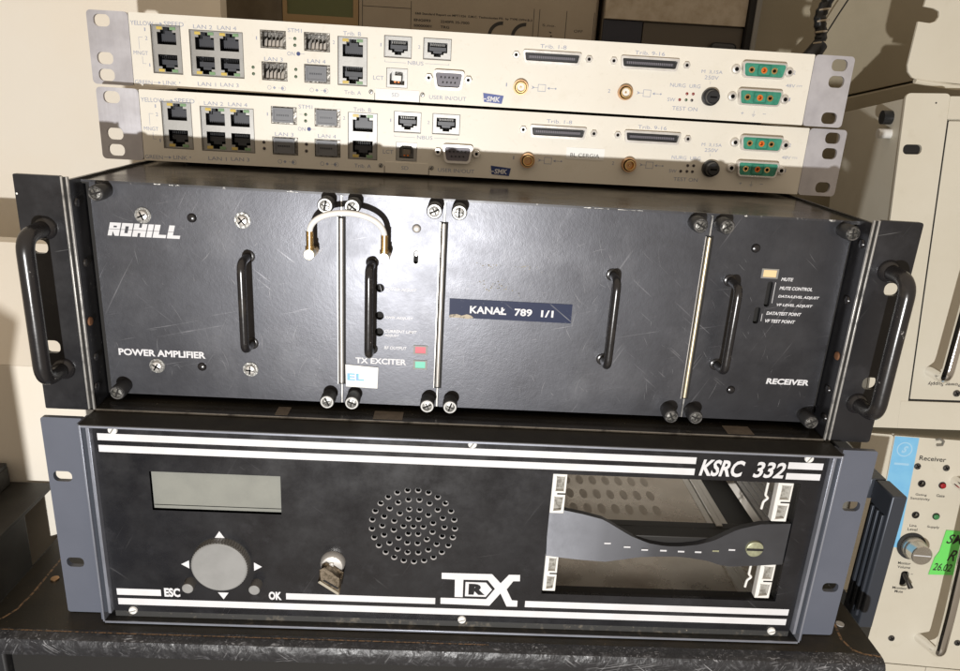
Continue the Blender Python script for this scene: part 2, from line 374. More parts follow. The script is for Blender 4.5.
def multiplexer(label, loc, yaw, shaded):  # shaded darkens small part colours for the shade over the lower unit
    T = thing('multiplexer_unit', label, 'network unit', loc, yaw, 'cream 1U multiplexer units stacked on the black radio')
    D = 122
    ch = MB(); ch.box(-214.6, 214.6, 19, D, .4, 43.2); ch.box(-214.6, 214.6, .7, 19, 42.4, 43.2); ch.box(-214.6, 214.6, .7, 19, .4, 1.1); ch.box(-214.6, -213.8, .7, 19, 1.1, 42.4); ch.box(213.8, 214.6, .7, 19, 1.1, 42.4); ch.build('chassis', cream, T)
    # feet below
    for fx in (-190, 190):
        for fy in (20, D - 20):
            f = MB(); f.v = []; 
            vs = [(fx + 6 * math.cos(a * math.pi / 8), fy + 6 * math.sin(a * math.pi / 8), z) for z in (-1.8, .4) for a in range(16)]
            f.add(vs, [tuple((i, (i + 1) % 16, 16 + (i + 1) % 16, 16 + i)) for i in range(16)] + [tuple(range(16))[::-1]])
            f.build('foot', rubber, T)
    # openings
    mng = (-201.9, 8.9, -184.1, 36.9); lan = (-178.1, 8.7, -145.5, 35.3); tri = (-85.7, 8.4, -67.7, 36.7)
    nb1 = (-56.6, 26.6, -40.0, 38.9); nb2 = (-32.0, 26.8, -15.1, 38.9); usb = (-55.0, 8.6, -42.0, 20.0)
    sfps = [(-134.1, 27.6, -118.5, 37.8), (-106.8, 27.4, -91.1, 38.0), (-133.8, 8.5, -118.1, 19.2), (-107.0, 8.5, -91.1, 19.2)]
    db9 = (-24.6, 9.9, -6.3, 19.8); hd = [(31.0, 29.0, 66.6, 34.8), (92.8, 29.1, 128.8, 34.9)]
    pw = [(169.3, 27.6, 197.2, 36.5), (169.5, 11.0, 197.4, 20.2)]
    holes = [rect(a - .25, b - .25, c + .25, d + .25) for (a, b, c, d) in (mng, lan, tri, nb1, nb2, usb, *sfps)]
    fp = MB(); fp.plate(rr(-215.2, .3, 215.2, 43.5, .6, 2), holes, -1.5, .6)
    fpo = fp.build('front_panel', cream, T, bevel=.0)
    # mounting ears
    for sx in (-1, 1):
        e = MB(); xs = sorted((sx * 215.7, sx * 241.3))
        zs = (37.8, 15.7, 5.7) if sx < 0 else (38.0, 28.0, 5.6)
        e.plate(rr(xs[0], 0.0, xs[1], 43.6, 2.6 if True else 0, 5), [slot(sx * 232.2, z, 10.0, 7.2) for z in zs], -0.9, 1.0)
        e.box(min(sx * 214.9, sx * 216.2), max(sx * 214.9, sx * 216.2), .9, 40, .8, 42.8)
        e.build('mounting_ear', alu, T)
        g = MB(); g.box(min(sx * 215.15, sx * 215.75), max(sx * 215.15, sx * 215.75), -.5, .6, .3, 43.4); g.build('joint', gapblk, T)
    Y = -0.95
    # jacks: parented to the unit
    port_block(T, mng, [(-199.0, 25.9, -187.2, 36.2, True), (-199.2, 9.7, -187.2, 20.0, False)])
    port_block(T, lan, [(-175.5, 24.1, -163.7, 34.6, True), (-160.0, 24.1, -148.2, 34.6, True),
                        (-175.5, 9.6, -163.9, 20.2, False), (-160.1, 9.6, -148.2, 20.0, False)])
    port_block(T, tri, [(-83.2, 25.3, -70.4, 35.8, True), (-83.2, 9.2, -70.4, 19.6, False)])
    for b_ in (nb1, nb2):
        port_block(T, b_, [(b_[0] + 2.2, b_[1] + 1.5, b_[2] - 2.2, b_[3] - 2.2, False)], lamps=False, liners=True)
    # transceiver cages
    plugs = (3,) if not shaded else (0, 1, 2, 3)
    for i, (a, b, c, d) in enumerate(sfps):
        cg = MB(); cg.plate(rect(a, b, c, d), [rect(a + .8, b + .8, c - 1.9, d - .8)], -.8, .6); cg.hollow(a + .6, c - 1.6, .6, 16, b + .6, d - .6)
        for k in range(3): cg.box(c - 1.4, c - .5, -1.05, -.75, b + 1.6 + k * 2.8, b + 2.9 + k * 2.8)
        co = cg.build('transceiver_cage', cage, T)
        if i in plugs:
            p = MB(); p.plate(rect(a + .7, b + .8, c - 1.9, d - .6), [rect(a + 1.8, b + 2.0, c - 3.0, d - 1.8)], -2.6, -.2)
            p.box(a + 1.8, c - 3.0, -2.0, 2, b + 2.0, d - 1.8)
            po = p.build('dust_plug', greyplug, co)
            l = MB()
            for k in range(6): l.box(a + 3.2 + k * 1.35, a + 4.1 + k * 1.35, -2.25, -2.02, (b + d) / 2 - .5, (b + d) / 2 + .5)
            l.build('embossed_letters', tongue, po)
        else:
            p = MB()
            for k in range(5):
                x = a + 1.4 + k * 2.4
                p.add([(x, 1.2 + random.random(), b + 1), (x + 1.9, .9 + random.random(), b + 1.2), (x + 1.7, 3.4, b + 5 + random.random() * 2), (x + .2, 2.4, b + 4.6)], [(0, 1, 2, 3)])
                p.add([(x, 3.2, d - 1), (x + .2, 1.6, d - 3.2 - random.random()), (x + 1.6, 1.4, d - 3.5), (x + 1.9, 3, d - 1)], [(0, 1, 2, 3)])
            p.build('spring_fingers', steel, co)
    # usb socket
    a, b, c, d = usb
    u = MB(); u.plate(rect(a, b, c, d), [[(a + 1.8, b + 1.6), (c - 1.8, b + 1.6), (c - 1.8, d - 3.6), (c - 3.6, d - 1.8), (a + 3.6, d - 1.8), (a + 1.8, d - 3.6)]], -.9, .5)
    u.hollow(a + 1.6, c - 1.6, .5, 9, b + 1.4, d - 1.6)
    uo = u.build('usb_socket', tin, T)
    u = MB(); u.box(a + 4.0, c - 4.0, -.2, 8, b + 3.9, d - 4.2); u.build('socket_core', whitepl if not shaded else brownst, uo)  # brown core on the shaded unit is shade put into its colour
    u = MB(); [u.box(a + 4.6 + k * 2.2, a + 5.8 + k * 2.2, -.3, 3, b + 2.9, b + 3.7) for k in range(2)]; u.build('contact_pins', orangec, uo)
    # nine pin connector
    a, b, c, d = db9
    q = MB(); q.plate(dshape(a - .9, b - .9, c + .9, d + .9, 1.9, 2.6), [dshape(a + .6, b + .6, c - .6, d - .6, 1.5, 1.8)], -5.0 if True else 0, -1.4)
    qo = q.build('serial_connector', steel, T, bevel=.3)
    q = MB(); q.plate(dshape(a + .55, b + .55, c - .55, d - .55, 1.5, 1.8), [], -2.6, -1.3); q.build('connector_insert', dbins, qo)
    q = MB()
    for k in range(5): q.prof(a + 4.1 + k * 2.55, b + 6.4, [(.25, -4.4), (.5, -4.1), (.5, -2.6)], 8)
    for k in range(4): q.prof(a + 5.4 + k * 2.55, b + 3.4, [(.25, -4.4), (.5, -4.1), (.5, -2.6)], 8)
    q.build('contact_pins', blackpl, qo)
    for x in (-28.2, -3.2):
        q = MB(); q.prof(x, 15.6, [(1.1, -4.4), (2.3, -4.4), (2.5, -4.0), (2.5, -1.5)], 6); o = q.build('hex_standoff', steel, T)
        q = MB(); q.sheet(circ(x, 15.6, 1.05), -4.45); q.build('threaded_hole', holeblk, o)
    # high density sockets
    for (a, b, c, d) in hd:
        q = MB(); q.plate(dshape(a - .8, b - .9, c + .8, d + .9, 1.3, 1.6), [dshape(a + .5, b + .5, c - .5, d - .5, 1.0, 1.0)], -4.0, -1.4)
        qo = q.build('high_density_socket', steel, T, bevel=.25)
        q = MB(); q.plate(dshape(a + .45, b + .45, c - .45, d - .45, 1.0, 1.0), [], -2.0, -1.3); q.build('socket_core', blackpl, qo)
        q = MB(); q.box(a + 3, c - 3, -3.0, -2.0, (b + d) / 2 - .75, (b + d) / 2 + .75); q.build('contact_bar', dbins, qo)
        q = MB()
        for k in range(25): q.box(a + 3.3 + k * (c - a - 6.6) / 24 - .2, a + 3.3 + k * (c - a - 6.6) / 24 + .2, -3.12, -2.95, (b + d) / 2 - .95, (b + d) / 2 + .95)
        q.build('contact_pins', insert, qo)
        for x in (a - 4.9, c + 5.6):
            q = MB(); q.prof(x, 32.4, [(1.0, -3.6), (2.1, -3.6), (2.35, -3.2), (2.35, -1.5)], 6); o = q.build('hex_standoff', steel, T)
            q = MB(); q.sheet(circ(x, 32.4, 1.0), -3.65); q.build('threaded_hole', holeblk, o)
    # coaxial sockets
    for i, (x, z) in enumerate(((30.3, 13.2), (97.3, 13.9))):
        q = MB(); q.plate(circ(x, z, 4.7, 28), [circ(x, z, 3.9, 28)], -5.2, -1.4); qo = q.build('coaxial_socket', brass, T, bevel=.25)
        q = MB(); q.plate(circ(x, z, 3.3, 24), [circ(x, z, 2.7, 24)], -7.0, -1.6); q.build('inner_sleeve', gold, qo)
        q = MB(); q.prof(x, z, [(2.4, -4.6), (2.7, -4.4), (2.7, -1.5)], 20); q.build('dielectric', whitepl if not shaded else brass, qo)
        q = MB(); q.prof(x, z, [(.4, -6), (.55, -5.8), (.55, -4.6)], 10); q.build('centre_contact', gold, qo)
        q = MB(); q.plate(circ(x, z, 4.0, 28), [circ(x, z, 3.2, 28)], -2.2, -1.4); q.build('gap_ring', rubber, qo)
    # fuse holder
    q = MB(); q.prof(152.4, 14.3, [(3.4, -9.5), (4.2, -9.0), (4.5, -5), (5.3, -4.6), (5.5, -4), (5.5, -1.5)], 28); qo = q.build('fuse_holder', blackpl, T)
    q = MB(); q.box(150.2, 154.6, -9.75, -9.45, 13.8, 14.8); q.build('slot', holeblk, qo)
    # lamps
    def lamp(x, z, m, r=1.0):
        q = MB(); q.prof(x, z, [(r * .5, -2.1), (r * .9, -1.9), (r, -1.5)], 14); q.build('indicator_lamp', m, T)
    for x, z in ((-112.7, 34.0), (-112.8, 30.1)): lamp(x, z, dimgreen)
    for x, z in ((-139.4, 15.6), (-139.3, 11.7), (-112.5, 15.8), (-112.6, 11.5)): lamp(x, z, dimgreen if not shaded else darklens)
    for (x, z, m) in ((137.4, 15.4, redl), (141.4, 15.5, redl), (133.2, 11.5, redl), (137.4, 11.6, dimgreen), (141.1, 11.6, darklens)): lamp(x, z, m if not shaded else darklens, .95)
    for (x, z) in ((-64.9, 5.0), (-32.0, 5.1)): screw_head(T, x, z, 1.5, -1.5, hgt=.7, slotdir=1.0, m=tin)
    # power connectors
    for k, (a, b, c, d) in enumerate(pw):
        q = MB(); q.plate(dshape(a - .4, b - .4, c + .4, d + .4, 1.7, 2.2), [dshape(a + .6, b + .6, c - .6, d - .6, 1.4, 1.7)], -6.0, -1.4); qo = q.build('power_connector', steel, T, bevel=.25)
        q = MB(); xm = (a + c) / 2; zm = (b + d) / 2
        cx = [a + 6.0, xm, c - 7.4]
        q.plate(dshape(a + .5, b + .5, c - .5, d - .5, 1.4, 1.7), [circ(x, zm, 2.0, 16) for x in cx], -5.2, -1.3); q.build('connector_insert', greencn, qo)
        q = MB(); q.plate(rr(xm - 4.2, zm - 3.4, xm + 4.2, zm + 3.4, 1), [rr(xm - 3.6, zm - 2.8, xm + 3.6, zm + 2.8, .7)], -5.7, -5.15); q.build('key_frame', mat('dark green key frame', (.015, .17, .11), .4), qo)
        for j, x in enumerate(cx):
            q = MB(); q.plate(circ(x, zm, 1.95, 16), [circ(x, zm, 1.1, 16)], -5.0, -1.5)
            q.build('contact_sleeve', (gold if j != 1 else orangec), qo)
            q = MB(); q.prof(x, zm, [(.5, -3.2), (.8, -3), (.8, -1.5)], 10) ; q.build('contact_pin', (holeblk if j != 1 else orangec), qo)
        for x in (a - 3.1, c + 3.0):
            q = MB(); q.prof(x, zm - .1, [(1.4, -3.8), (2.4, -3.6), (3.0, -2.4), (3.0, -1.5)], 18); o = q.build('jack_screw', steel, T)
            q = MB(); q.sheet(circ(x, zm - .1, 1.3), -3.85); q.build('threaded_hole', holeblk, o)
    # printing
    t = MB(); Yt = -1.56
    W = lambda s_, x0, x1, zc, h=2.3, **k: text_mesh(t, s_, x0, x1, zc - h / 2, zc + h / 2, Yt, **k)
    def arrow(x0, x1, z, left=False):
        t.sheet(rect(x0, z - .14, x1, z + .14), Yt)
        xa = x0 if left else x1; d = 1.5 if left else -1.5
        t.sheet([(xa, z), (xa + d, z + .9), (xa + d, z - .9)] if left else [(xa, z), (xa + d, z + .9), (xa + d, z - .9)], Yt - .01)
    W('YELLOW', -214.3, -200.1, 37.5, 2.6); arrow(-199.2, -194.6, 37.8); W('SPEED', -193.6, -181.4, 38.1, 2.6)
    W('1', -206.0, -205.3, 34.0, 2.0); W('2', -205.9, -204.4, 29.0, 2.2); W('MNGT', -213.8, -204.9, 20.1); W('1', -204.6, -204.0, 13.2, 2.0)
    for r_ in ((-210, 29.2, -207.3, 29.4), (-210, 22.2, -209.8, 29.2), (-208.6, 14.0, -208.4, 18.0), (-208.6, 13.8, -206.4, 14.0)): t.sheet(rect(*r_), Yt)
    W('GREEN', -214.6, -203.6, 2.1 + .6, 2.4); arrow(-202.8, -198.2, 2.9); W('LINK', -196.9, -188.2, 3.1, 2.4); W("'", -186.6, -185.9, 3.6, 1)
    W('LAN 2', -175.6, -163.8, 37.5); W('LAN 4', -160.7, -148.9, 37.7); W('LAN 1', -174.9, -163.4, 3.7); W('LAN 3', -160.6, -149.0, 4.0)
    W('STM1', -117.0, -108.4, 38.7); W('1', -136.9, -136.3, 33.0, 2); W('2', -89.2, -87.8, 33.2, 2); W('ON', -117.7, -113.0, 25.0)
    t.sheet(rect(-116.6, 33.9, -114.6, 34.1), Yt); t.sheet(rect(-109.4, 25.1, -106.6, 25.3), Yt)
    W('LAN 3', -132.2, -120.6, 21.1); W('LAN 4', -105.1, -93.7, 21.4)
    for x in (-129.6, -102.6):
        t.plate(circ(x, 4.0, 1.3, 16), [circ(x, 4.0, 1.05, 16)], Yt, Yt + .02); t.sheet([(x + 2.2, 4), (x + 3.2, 5), (x + 4.2, 4), (x + 3.2, 3)], Yt)
        t.sheet(rect(x + 5.6, 3.9, x + 8, 4.1), Yt); t.sheet(circ(x + 8.4, 3.9, .9, 10), Yt); t.plate(circ(x + 9.0, 3.9, 1.5, 16), [circ(x + 9.0, 3.9, 1.3, 16)], Yt, Yt + .02)
    W('Trib. B', -82.6, -71.4, 38.9, 2.4); W('Trib. A', -81.9, -71.2, 3.9, 2.4)
    W('1', -59.3, -58.7, 33.5, 2); W('2', -35.6, -34.2, 33.5, 2); W('NBUS', -41.9, -32.0, 23.9)
    t.sheet(rect(-56.5, 23.5, -43, 23.7), Yt); t.sheet(rect(-31, 23.9, -16, 24.1), Yt)
    for x in (-56.5, -16): t.sheet(rect(x, 23.6, x + .2, 24.9), Yt)
    W('LCT', -63.6, -57.0, 13.8, 2.5); W('USER IN/OUT', -27.7, -3.9, 4.0, 2.4)
    W('Trib. 1-8', 41.0, 57.6, 38.5, 2.3); W('Trib. 9-16', 101.0, 120.0, 38.2, 2.3)
    W('1', 21.0, 21.7, 14.3, 2.2); W('2', 86.5, 88.0, 14.3, 2.2)
    for x, z in ((37.3, 13.6), (105.0, 14.2)):
        t.sheet(rect(x + 1.5, z - .12, x + 4.2, z + .12), Yt); t.sheet([(x, z + 1.1), (x + 2.4, z), (x, z - 1.1), (x + .9, z)], Yt - .01)
        t.plate(rect(x + 4.2, z - 2.2, x + 9.2, z + 2.2), [rect(x + 4.5, z - 1.9, x + 8.9, z + 1.9)], Yt, Yt + .02)
        arrow(x + 10.2, x + 14, z, True); t.sheet(rect(x + 13.6, z - .1, x + 15.4, z + .1), Yt); t.sheet(circ(x + 15.6, z, .55, 8), Yt - .01)
    W('M  3,15A', 144.7, 158.2, 29.3, 2.3); W('250V', 147.2, 156.2, 26.0, 2.3); t.sheet(rect(151.3, 22.0, 151.5, 23.6), Yt)
    W('NURG  URG', 125.9, 145.4, 20.2, 2.3); W('SW', 125.3, 130.4, 11.3, 2.2); W('TEST ON', 129.1, 145.5, 6.2, 2.4)
    W('2', 203.2, 204.7, 32.0, 2.2); W('1', 203.7, 204.4, 15.6, 2.2); W('48V', 200.0, 206.0, 24.0, 2.0)
    t.sheet(rect(206.8, 24.3, 210.6, 24.5), Yt); [t.sheet(rect(206.8 + k * 1.4, 23.6, 207.7 + k * 1.4, 23.8), Yt) for k in range(3)]
    W('+', 174.1, 175.9, 5.6, 1.8); W('-', 188.3, 190.4, 5.8, .3); t.sheet(rect(182.3, 5.0, 182.5, 7.4), Yt)
    for k in range(3): t.sheet(rect(181.2 + k * .4, 5.0 - k * .6, 183.6 - k * .4, 5.25 - k * .6), Yt)
    t.build('printed_lettering', ink if not shaded else ink, T, smooth=False)
    q = MB(); q.sheet(circ(-110.7, 25.2, 1.25, 16), Yt); q.build('blue_dot', inkblue, T, smooth=False)
    # card slot cover
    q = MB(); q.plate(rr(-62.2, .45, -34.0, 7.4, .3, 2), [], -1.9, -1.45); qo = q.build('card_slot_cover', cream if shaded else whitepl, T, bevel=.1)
    q = MB(); text_mesh(q, 'SD', -51.5, -47.0, 2.9, 5.2, -1.95); q.build('printed_lettering', ink, qo, smooth=False)
    q = MB(); [q.box(x - .15, x + .15, -1.7, -1.3, .3, 4.6) for x in (-62.5, -33.7)]; q.build('cover_joint', gapblk, T)
    q = MB(); q.plate([(6.7, 8.5), (7.6, 3.0), (19.0, 2.4), (20.0, 7.4)], [], -1.75, -1.45)
    qo = q.build('brand_plate', mat('brand blue', (.03, .06, .26), .4) if not shaded else inkblue, T)  # shaded unit takes a darker blue for the shade on it
    q = MB(); text_mesh(q, 'SMK', 9.2, 17.8, 3.4, 6.6, -1.8, bold=.03, shear=.15); q.sheet(rect(6.0, 4.6, 9.0, 5.2), -1.8); q.build('printed_lettering', white, qo, smooth=False)
    if shaded:
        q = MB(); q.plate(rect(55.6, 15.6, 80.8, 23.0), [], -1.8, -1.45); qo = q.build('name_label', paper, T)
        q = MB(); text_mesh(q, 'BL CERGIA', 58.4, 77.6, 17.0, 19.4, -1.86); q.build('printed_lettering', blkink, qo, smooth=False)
    return T

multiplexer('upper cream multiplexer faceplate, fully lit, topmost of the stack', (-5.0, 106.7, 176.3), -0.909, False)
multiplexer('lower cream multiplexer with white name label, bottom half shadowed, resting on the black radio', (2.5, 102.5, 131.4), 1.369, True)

# ================================================================== black radio chassis
RA = thing('radio_rack_unit', 'scratched black 3U radio chassis with four plug-in modules and side grab handles', 'radio unit')
P0 = 14.0      # depth of the module fronts behind the ears
c = MB()
c.box(-215.5, 215.5, P0 + .4, 228, 127.4, 129.4)
c.box(-215.5, 215.5, 1, 228, -.2, 1.0)
c.box(-215.5, 215.5, 226, 228, 1.0, 127.4)
c.build('chassis', topblk, RA)
q = MB(); q.box(-215.5, 215.5, P0 - .5, P0 + .4, 128.3, 129.5); q.build('top_edge', edgedim, RA)
q = MB()
for (x0, x1, w) in ((-175, -171.5, .9), (-167, -164.5, .8), (-163.5, -161.5, .8), (58, 62, .6), (64, 72, .5), (77, 91, .4), (148, 149.6, 1.2), (196, 197.6, 1.2), (-104, -98, .3)):
    pts = [(x0 + (x1 - x0) * k / 6, 128.6 + .35 * random.random()) for k in range(7)] + [(x1 - (x1 - x0) * k / 6, 129.0 + w * (.4 + .6 * random.random()) - .5) for k in range(7)]
    q.sheet([(p[0], p[1]) for p in pts], P0 - .56)
q.build('paint_chips', mat('bare chip metal', (.7, .69, .66), .4, .3), RA, smooth=False)
q = MB(); q.box(-213.5, 213.5, -.2, 1.0, -.2, 1.0); q.build('front_lip', edgew, RA, bevel=.3)
for sx in (-1, 1):
    q = MB(); q.box(min(sx * 213.6, sx * 215.6), max(sx * 213.6, sx * 215.6), 1.2, 228, .9, 130.6); q.build('side_wall', chasblk, RA)
    for x in (213.9, 216.7):
        q = MB(); q.box(min(sx * (x - .55), sx * (x + .55)), max(sx * (x - .55), sx * (x + .55)), -.5, 1.2, .2, 132.4); q.build('rail_edge', edgew, RA, bevel=.25)
    q = MB(); q.box(min(sx * 214.4, sx * 216.2), max(sx * 214.4, sx * 216.2), 0.5, 2, .2, 132.0); q.build('rail_groove', gapblk, RA)
    # screws on the inner side wall
    for (dy, z) in ((7, 118), (9, 85), (6, 52), (8, 30), (5, 13)):
        q = MB()
        vs = [(sx * (213.6 - h), dy + r_ * math.cos(a), z + r_ * math.sin(a)) for r_, h in ((2.6, 0), (2.2, .8), (1.0, 1.0)) for a in [2 * math.pi * i / 14 for i in range(14)]]
        q.add(vs, [tuple(((k * 14 + i), (k * 14 + (i + 1) % 14), (k + 1) * 14 + (i + 1) % 14, (k + 1) * 14 + i)) for k in range(2) for i in range(14)] + [tuple(range(28, 42))])
        q.build('side_screw', (tubeblk if z != 52 else rust), RA)
    # ear with grab handle
    e = MB(); xs = sorted((sx * 217.3, sx * 241.3))
    e.plate(rr(xs[0], .2, xs[1], 132.5, .8 if sx < 0 else 1.6, 3), [slot(sx * 232.6, 94.6, 9.0, 7.4), slot(sx * 233.0, 38.0, 9.0, 7.4)], 0, 2.6)
    eo = e.build('mounting_ear', chasblk, RA)
    for z in (105.0, 25.3):
        q = MB(); n = 20
        q.prof(sx * 228.0, z, [(4.2, -3.5), (5.4, -2.4), (6.2, -.8), (6.3, 0)], n); q.build('handle_boss', tubeblk, eo)
    pts = fillet([(sx * 228.0, 2, 105), (sx * 228.0, -21, 104.2), (sx * 228.0, -21, 26.0), (sx * 228.0, 2, 25.3)], 9, 8)
    q = MB(); q.tube(pts, 4.3, 18); q.build('grab_handle', tubeblk, eo)

def module(name, x0, x1, holes=(), m__=None):
    m_ = MB(); m_.plate(rr(x0, 5.3, x1, 128.3, .5, 2), [list(h) for h in holes], P0, P0 + 2.4)
    return m_.build(name, m__ or panelblk, RA)
m1 = module('amplifier_module', -209.6, -75.5)
m2 = module('exciter_module', -73.9, -19.1, [rr(-34.9, 91.6, -31.6, 100.6, 1.5), circ(-53.2, 77.2, 2.6), circ(-53.2, 60.7, 2.6), circ(-53.2, 50.7, 2.6)], panel2)
m3 = module('blank_module', -17.5, 129.7)
m4 = module('receiver_module', 131.2, 210.4, [rr(168.2, 77.2, 171.4, 92.4, 1.5), rr(163.5, 66.7, 166.9, 76.9, 1.5)], panel4)
q = MB(); q.box(-213, 213, P0 + 3.2, P0 + 4, 4, 127); q.build('module_backing', gapblk, RA)
for x in (-74.7, -18.3, 130.45):       # contact springs between the modules
    q = MB(); q.box(x - 2.3, x + 2.3, P0 - .35, P0 - .02, 17.5, 116.8); a = q.build('guide_channel', gapblk, RA)
    q = MB(); q.tube([(x - .1, P0 - .3, 18.5), (x - .1, P0 - .3, 115.9)], 1.15, 12); q.build('guide_rod', steel if x < 100 else mat('brassy rod', (.66, .58, .42), .35, .7), RA)
    q = MB(); q.box(x - 2.35, x - 1.95, P0 - .5, P0 - .3, 17.5, 116.4); q.build('channel_highlight', steel, RA)  # bright strip laid in for the highlight on the left edge
    for za, zb in ((5.5, 17.4), (116.9, 128.2)): q = MB(); q.box(x - .45, x + .45, P0 - .2, P0 + .6, za, zb); q.build('joint_strip', edgew, RA)
def bow(parent, x, zt=91.8, zb=40.4):
    pts = fillet([(x, P0 + 1, zt), (x, P0 - 15, zt - .6), (x, P0 - 15, zb + .6), (x, P0 + 1, zb)], 5, 7)
    q = MB(); q.tube(pts, 2.35, 16); h = q.build('bow_handle', tubeblk, parent)
    for z in (zt, zb):
        q = MB(); q.prof(x, z, [(2.9, P0 - .8), (3.5, P0 - .5), (3.7, P0)], 16); q.build('handle_collar', tubeblk, h)
bow(m1, -126.4); bow(m2, -57.6); bow(m3, 78.3); bow(m4, 146.2)
ringd = mat('darker mottled ring', (.17, .165, .16), .35, .6, var=(500, (.04, .04, .04), .45, .6)); faced = mat('darker scored steel', (.22, .215, .20), .4, .6, var=(900, (.05, .05, .045), .42, .6), bump=(700, .6))
facel = mat('scored steel', (.34, .335, .32), .35, .6, var=(900, (.12, .12, .11), .46, .62), bump=(700, .6))
def thumb(parent, x, z, sd):
    q = MB(); n = 30; r = 4.25
    q.prof(x, z, [(r * .93, 2.0), (r, 2.5), (r, P0 - 4.6), (r * .88, P0 - 4.4), (r * .88, P0)], n); o = q.build('thumb_screw', rubber, parent)
    dark = abs(x) > 150 or 110 < x < 140  # screws at the sides and right joint get darker metal
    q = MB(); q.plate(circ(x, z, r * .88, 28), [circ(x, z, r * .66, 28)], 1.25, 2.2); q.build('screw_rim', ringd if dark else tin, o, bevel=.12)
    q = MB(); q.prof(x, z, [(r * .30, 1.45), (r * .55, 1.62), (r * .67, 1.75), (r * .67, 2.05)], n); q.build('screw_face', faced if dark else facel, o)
    g = MB(); c_, s_ = math.cos(sd), math.sin(sd); L_ = r * .62; t_ = .5
    g.sheet([(x - c_ * L_ + s_ * t_, z - s_ * L_ - c_ * t_), (x + c_ * L_ + s_ * t_, z + s_ * L_ - c_ * t_), (x + c_ * L_ - s_ * t_, z + s_ * L_ + c_ * t_), (x - c_ * L_ - s_ * t_, z - s_ * L_ + c_ * t_)], 1.43)
    g.sheet([(x + s_ * L_ * .8 + c_ * .3, z - c_ * L_ * .8 + s_ * .3), (x - s_ * L_ * .8 + c_ * .3, z + c_ * L_ * .8 + s_ * .3), (x - s_ * L_ * .8 - c_ * .3, z + c_ * L_ * .8 - s_ * .3), (x + s_ * L_ * .8 - c_ * .3, z - c_ * L_ * .8 - s_ * .3)], 1.42)
    g.build('slot', gapblk, o)
TH = [(m1, -200.9), (m1, -81.5), (m2, -67.2), (m2, -23.6), (m3, -10.3), (m3, 120.4), (m4, 135.0), (m4, 204.6)]
for i, (pm, x) in enumerate(TH):
    thumb(pm, x, 124.3, 0.3 + i * 1.1); thumb(pm, x, 10.8, 1.2 + i * .8)
for x, z in ((-182.3, 111.7), (-128.6, 111.8), (-181.7, 23.9), (-127.8, 24.2)):
    q = MB(); q.plate(circ(x, z, 4.4, 24), [circ(x, z, 2.4, 24)], P0 - .7, P0); q.build('washer', facel, m1)
    screw_head(m1, x, z, 3.1, P0 - .7, hgt=2.0, slotdir=.5 + x, cross=True)
def dome(pm, x, z, r=2.5, m_=None):
    q = MB(); q.prof(x, z, [(r * .35, P0 - 1.9), (r * .75, P0 - 1.5), (r, P0 - .6), (r * 1.05, P0)], 18); q.build('button_head_bolt', m_ or tubeblk, pm)
dome(m1, -156.1, 111.7); dome(m1, -156.0, 24.4); dome(m2, -33.4, 112.3, 2.4, steel); dome(m4, 157.6, 111.2); dome(m4, 157.8, 24.6)
q = MB(); q.plate(rr(-36.0, 90.6, -30.6, 101.6, 2.2), [rr(-34.7, 92.2, -31.9, 100.2, 1.3)], P0 - .5, P0 + .05); q.build('slot_rim', tubeblk, m2)
q = MB(); q.box(-34.1, -32.4, P0 + 1, P0 + 2.5, 96.2, 99.4); q.build('switch_lever', steel, m2, bevel=.4)
YT = P0 - .06
t = MB()      # block lettering of the maker's name, cut by the fine gaps of the stencil
z0, z1 = 99.6, 106.9
L7 = [('R', -202.6, -196.6), ('O', -196.0, -190.0), ('H', -189.4, -182.4), ('I', -181.8, -178.9), ('L', -178.3, -171.2), ('L', -170.6, -163.6)]
sl = lambda x, z: (x + (z - z0) * .28, z)
def slant(poly): return [sl(x, z) for x, z in poly]
for ch_, a, b in L7:
    w = b - a; mid = (z0 + z1) / 2; th = 1.9
    if ch_ == 'R': ps = [rect(a, z0, a + 2.3, mid - .12), rect(a, mid + .12, a + 2.3, z1), rect(a + 2.3, z1 - 1.7, b, z1), rect(b - 1.9, mid + .12, b, z1 - 1.7), rect(a + 2.3, mid + .12, b - 1.9, mid + 1.0), [(a + 2.3, mid - .12), (a + 2.3, mid - 1.1), (b - 2.2, z0), (b, z0), (b, mid - .12)]]
    elif ch_ == 'O': ps = [rect(a, z0, a + 2.1, mid - .12), rect(a, mid + .12, a + 2.1, z1), rect(b - 2.1, z0, b, mid - .12), rect(b - 2.1, mid + .12, b, z1), rect(a + 2.1, z0, b - 2.1, z0 + 1.7), rect(a + 2.1, z1 - 1.7, b - 2.1, z1)]
    elif ch_ == 'H': ps = [rect(a, z0, a + 2.8, mid - .12), rect(a, mid + .12, a + 2.8, z1), rect(b - 2.8, z0, b, mid - .12), rect(b - 2.8, mid + .12, b, z1), rect(a + 2.8, mid + .12, b - 2.8, mid + 1.5), rect(a + 2.8, mid - 1.5, b - 2.8, mid - .12)]
    elif ch_ == 'I': ps = [rect(a, z0, b, mid - .12), rect(a, mid + .12, b, z1)]
    else: ps = [rect(a, z0, a + 3.0, mid - .12), rect(a, mid + .12, a + 3.0, z1), rect(a + 3.0, z0, b, z0 + 1.8)]
    for p_ in ps: t.sheet(slant(p_), YT)
t.build('maker_name', white, m1, smooth=False); t = MB()
text_mesh(t, 'POWER AMPLIFIER', -203.3, -153.6, 29.4, 33.6, YT, bold=.035)
t.build('printed_lettering', white, m1, smooth=False)
t = MB()
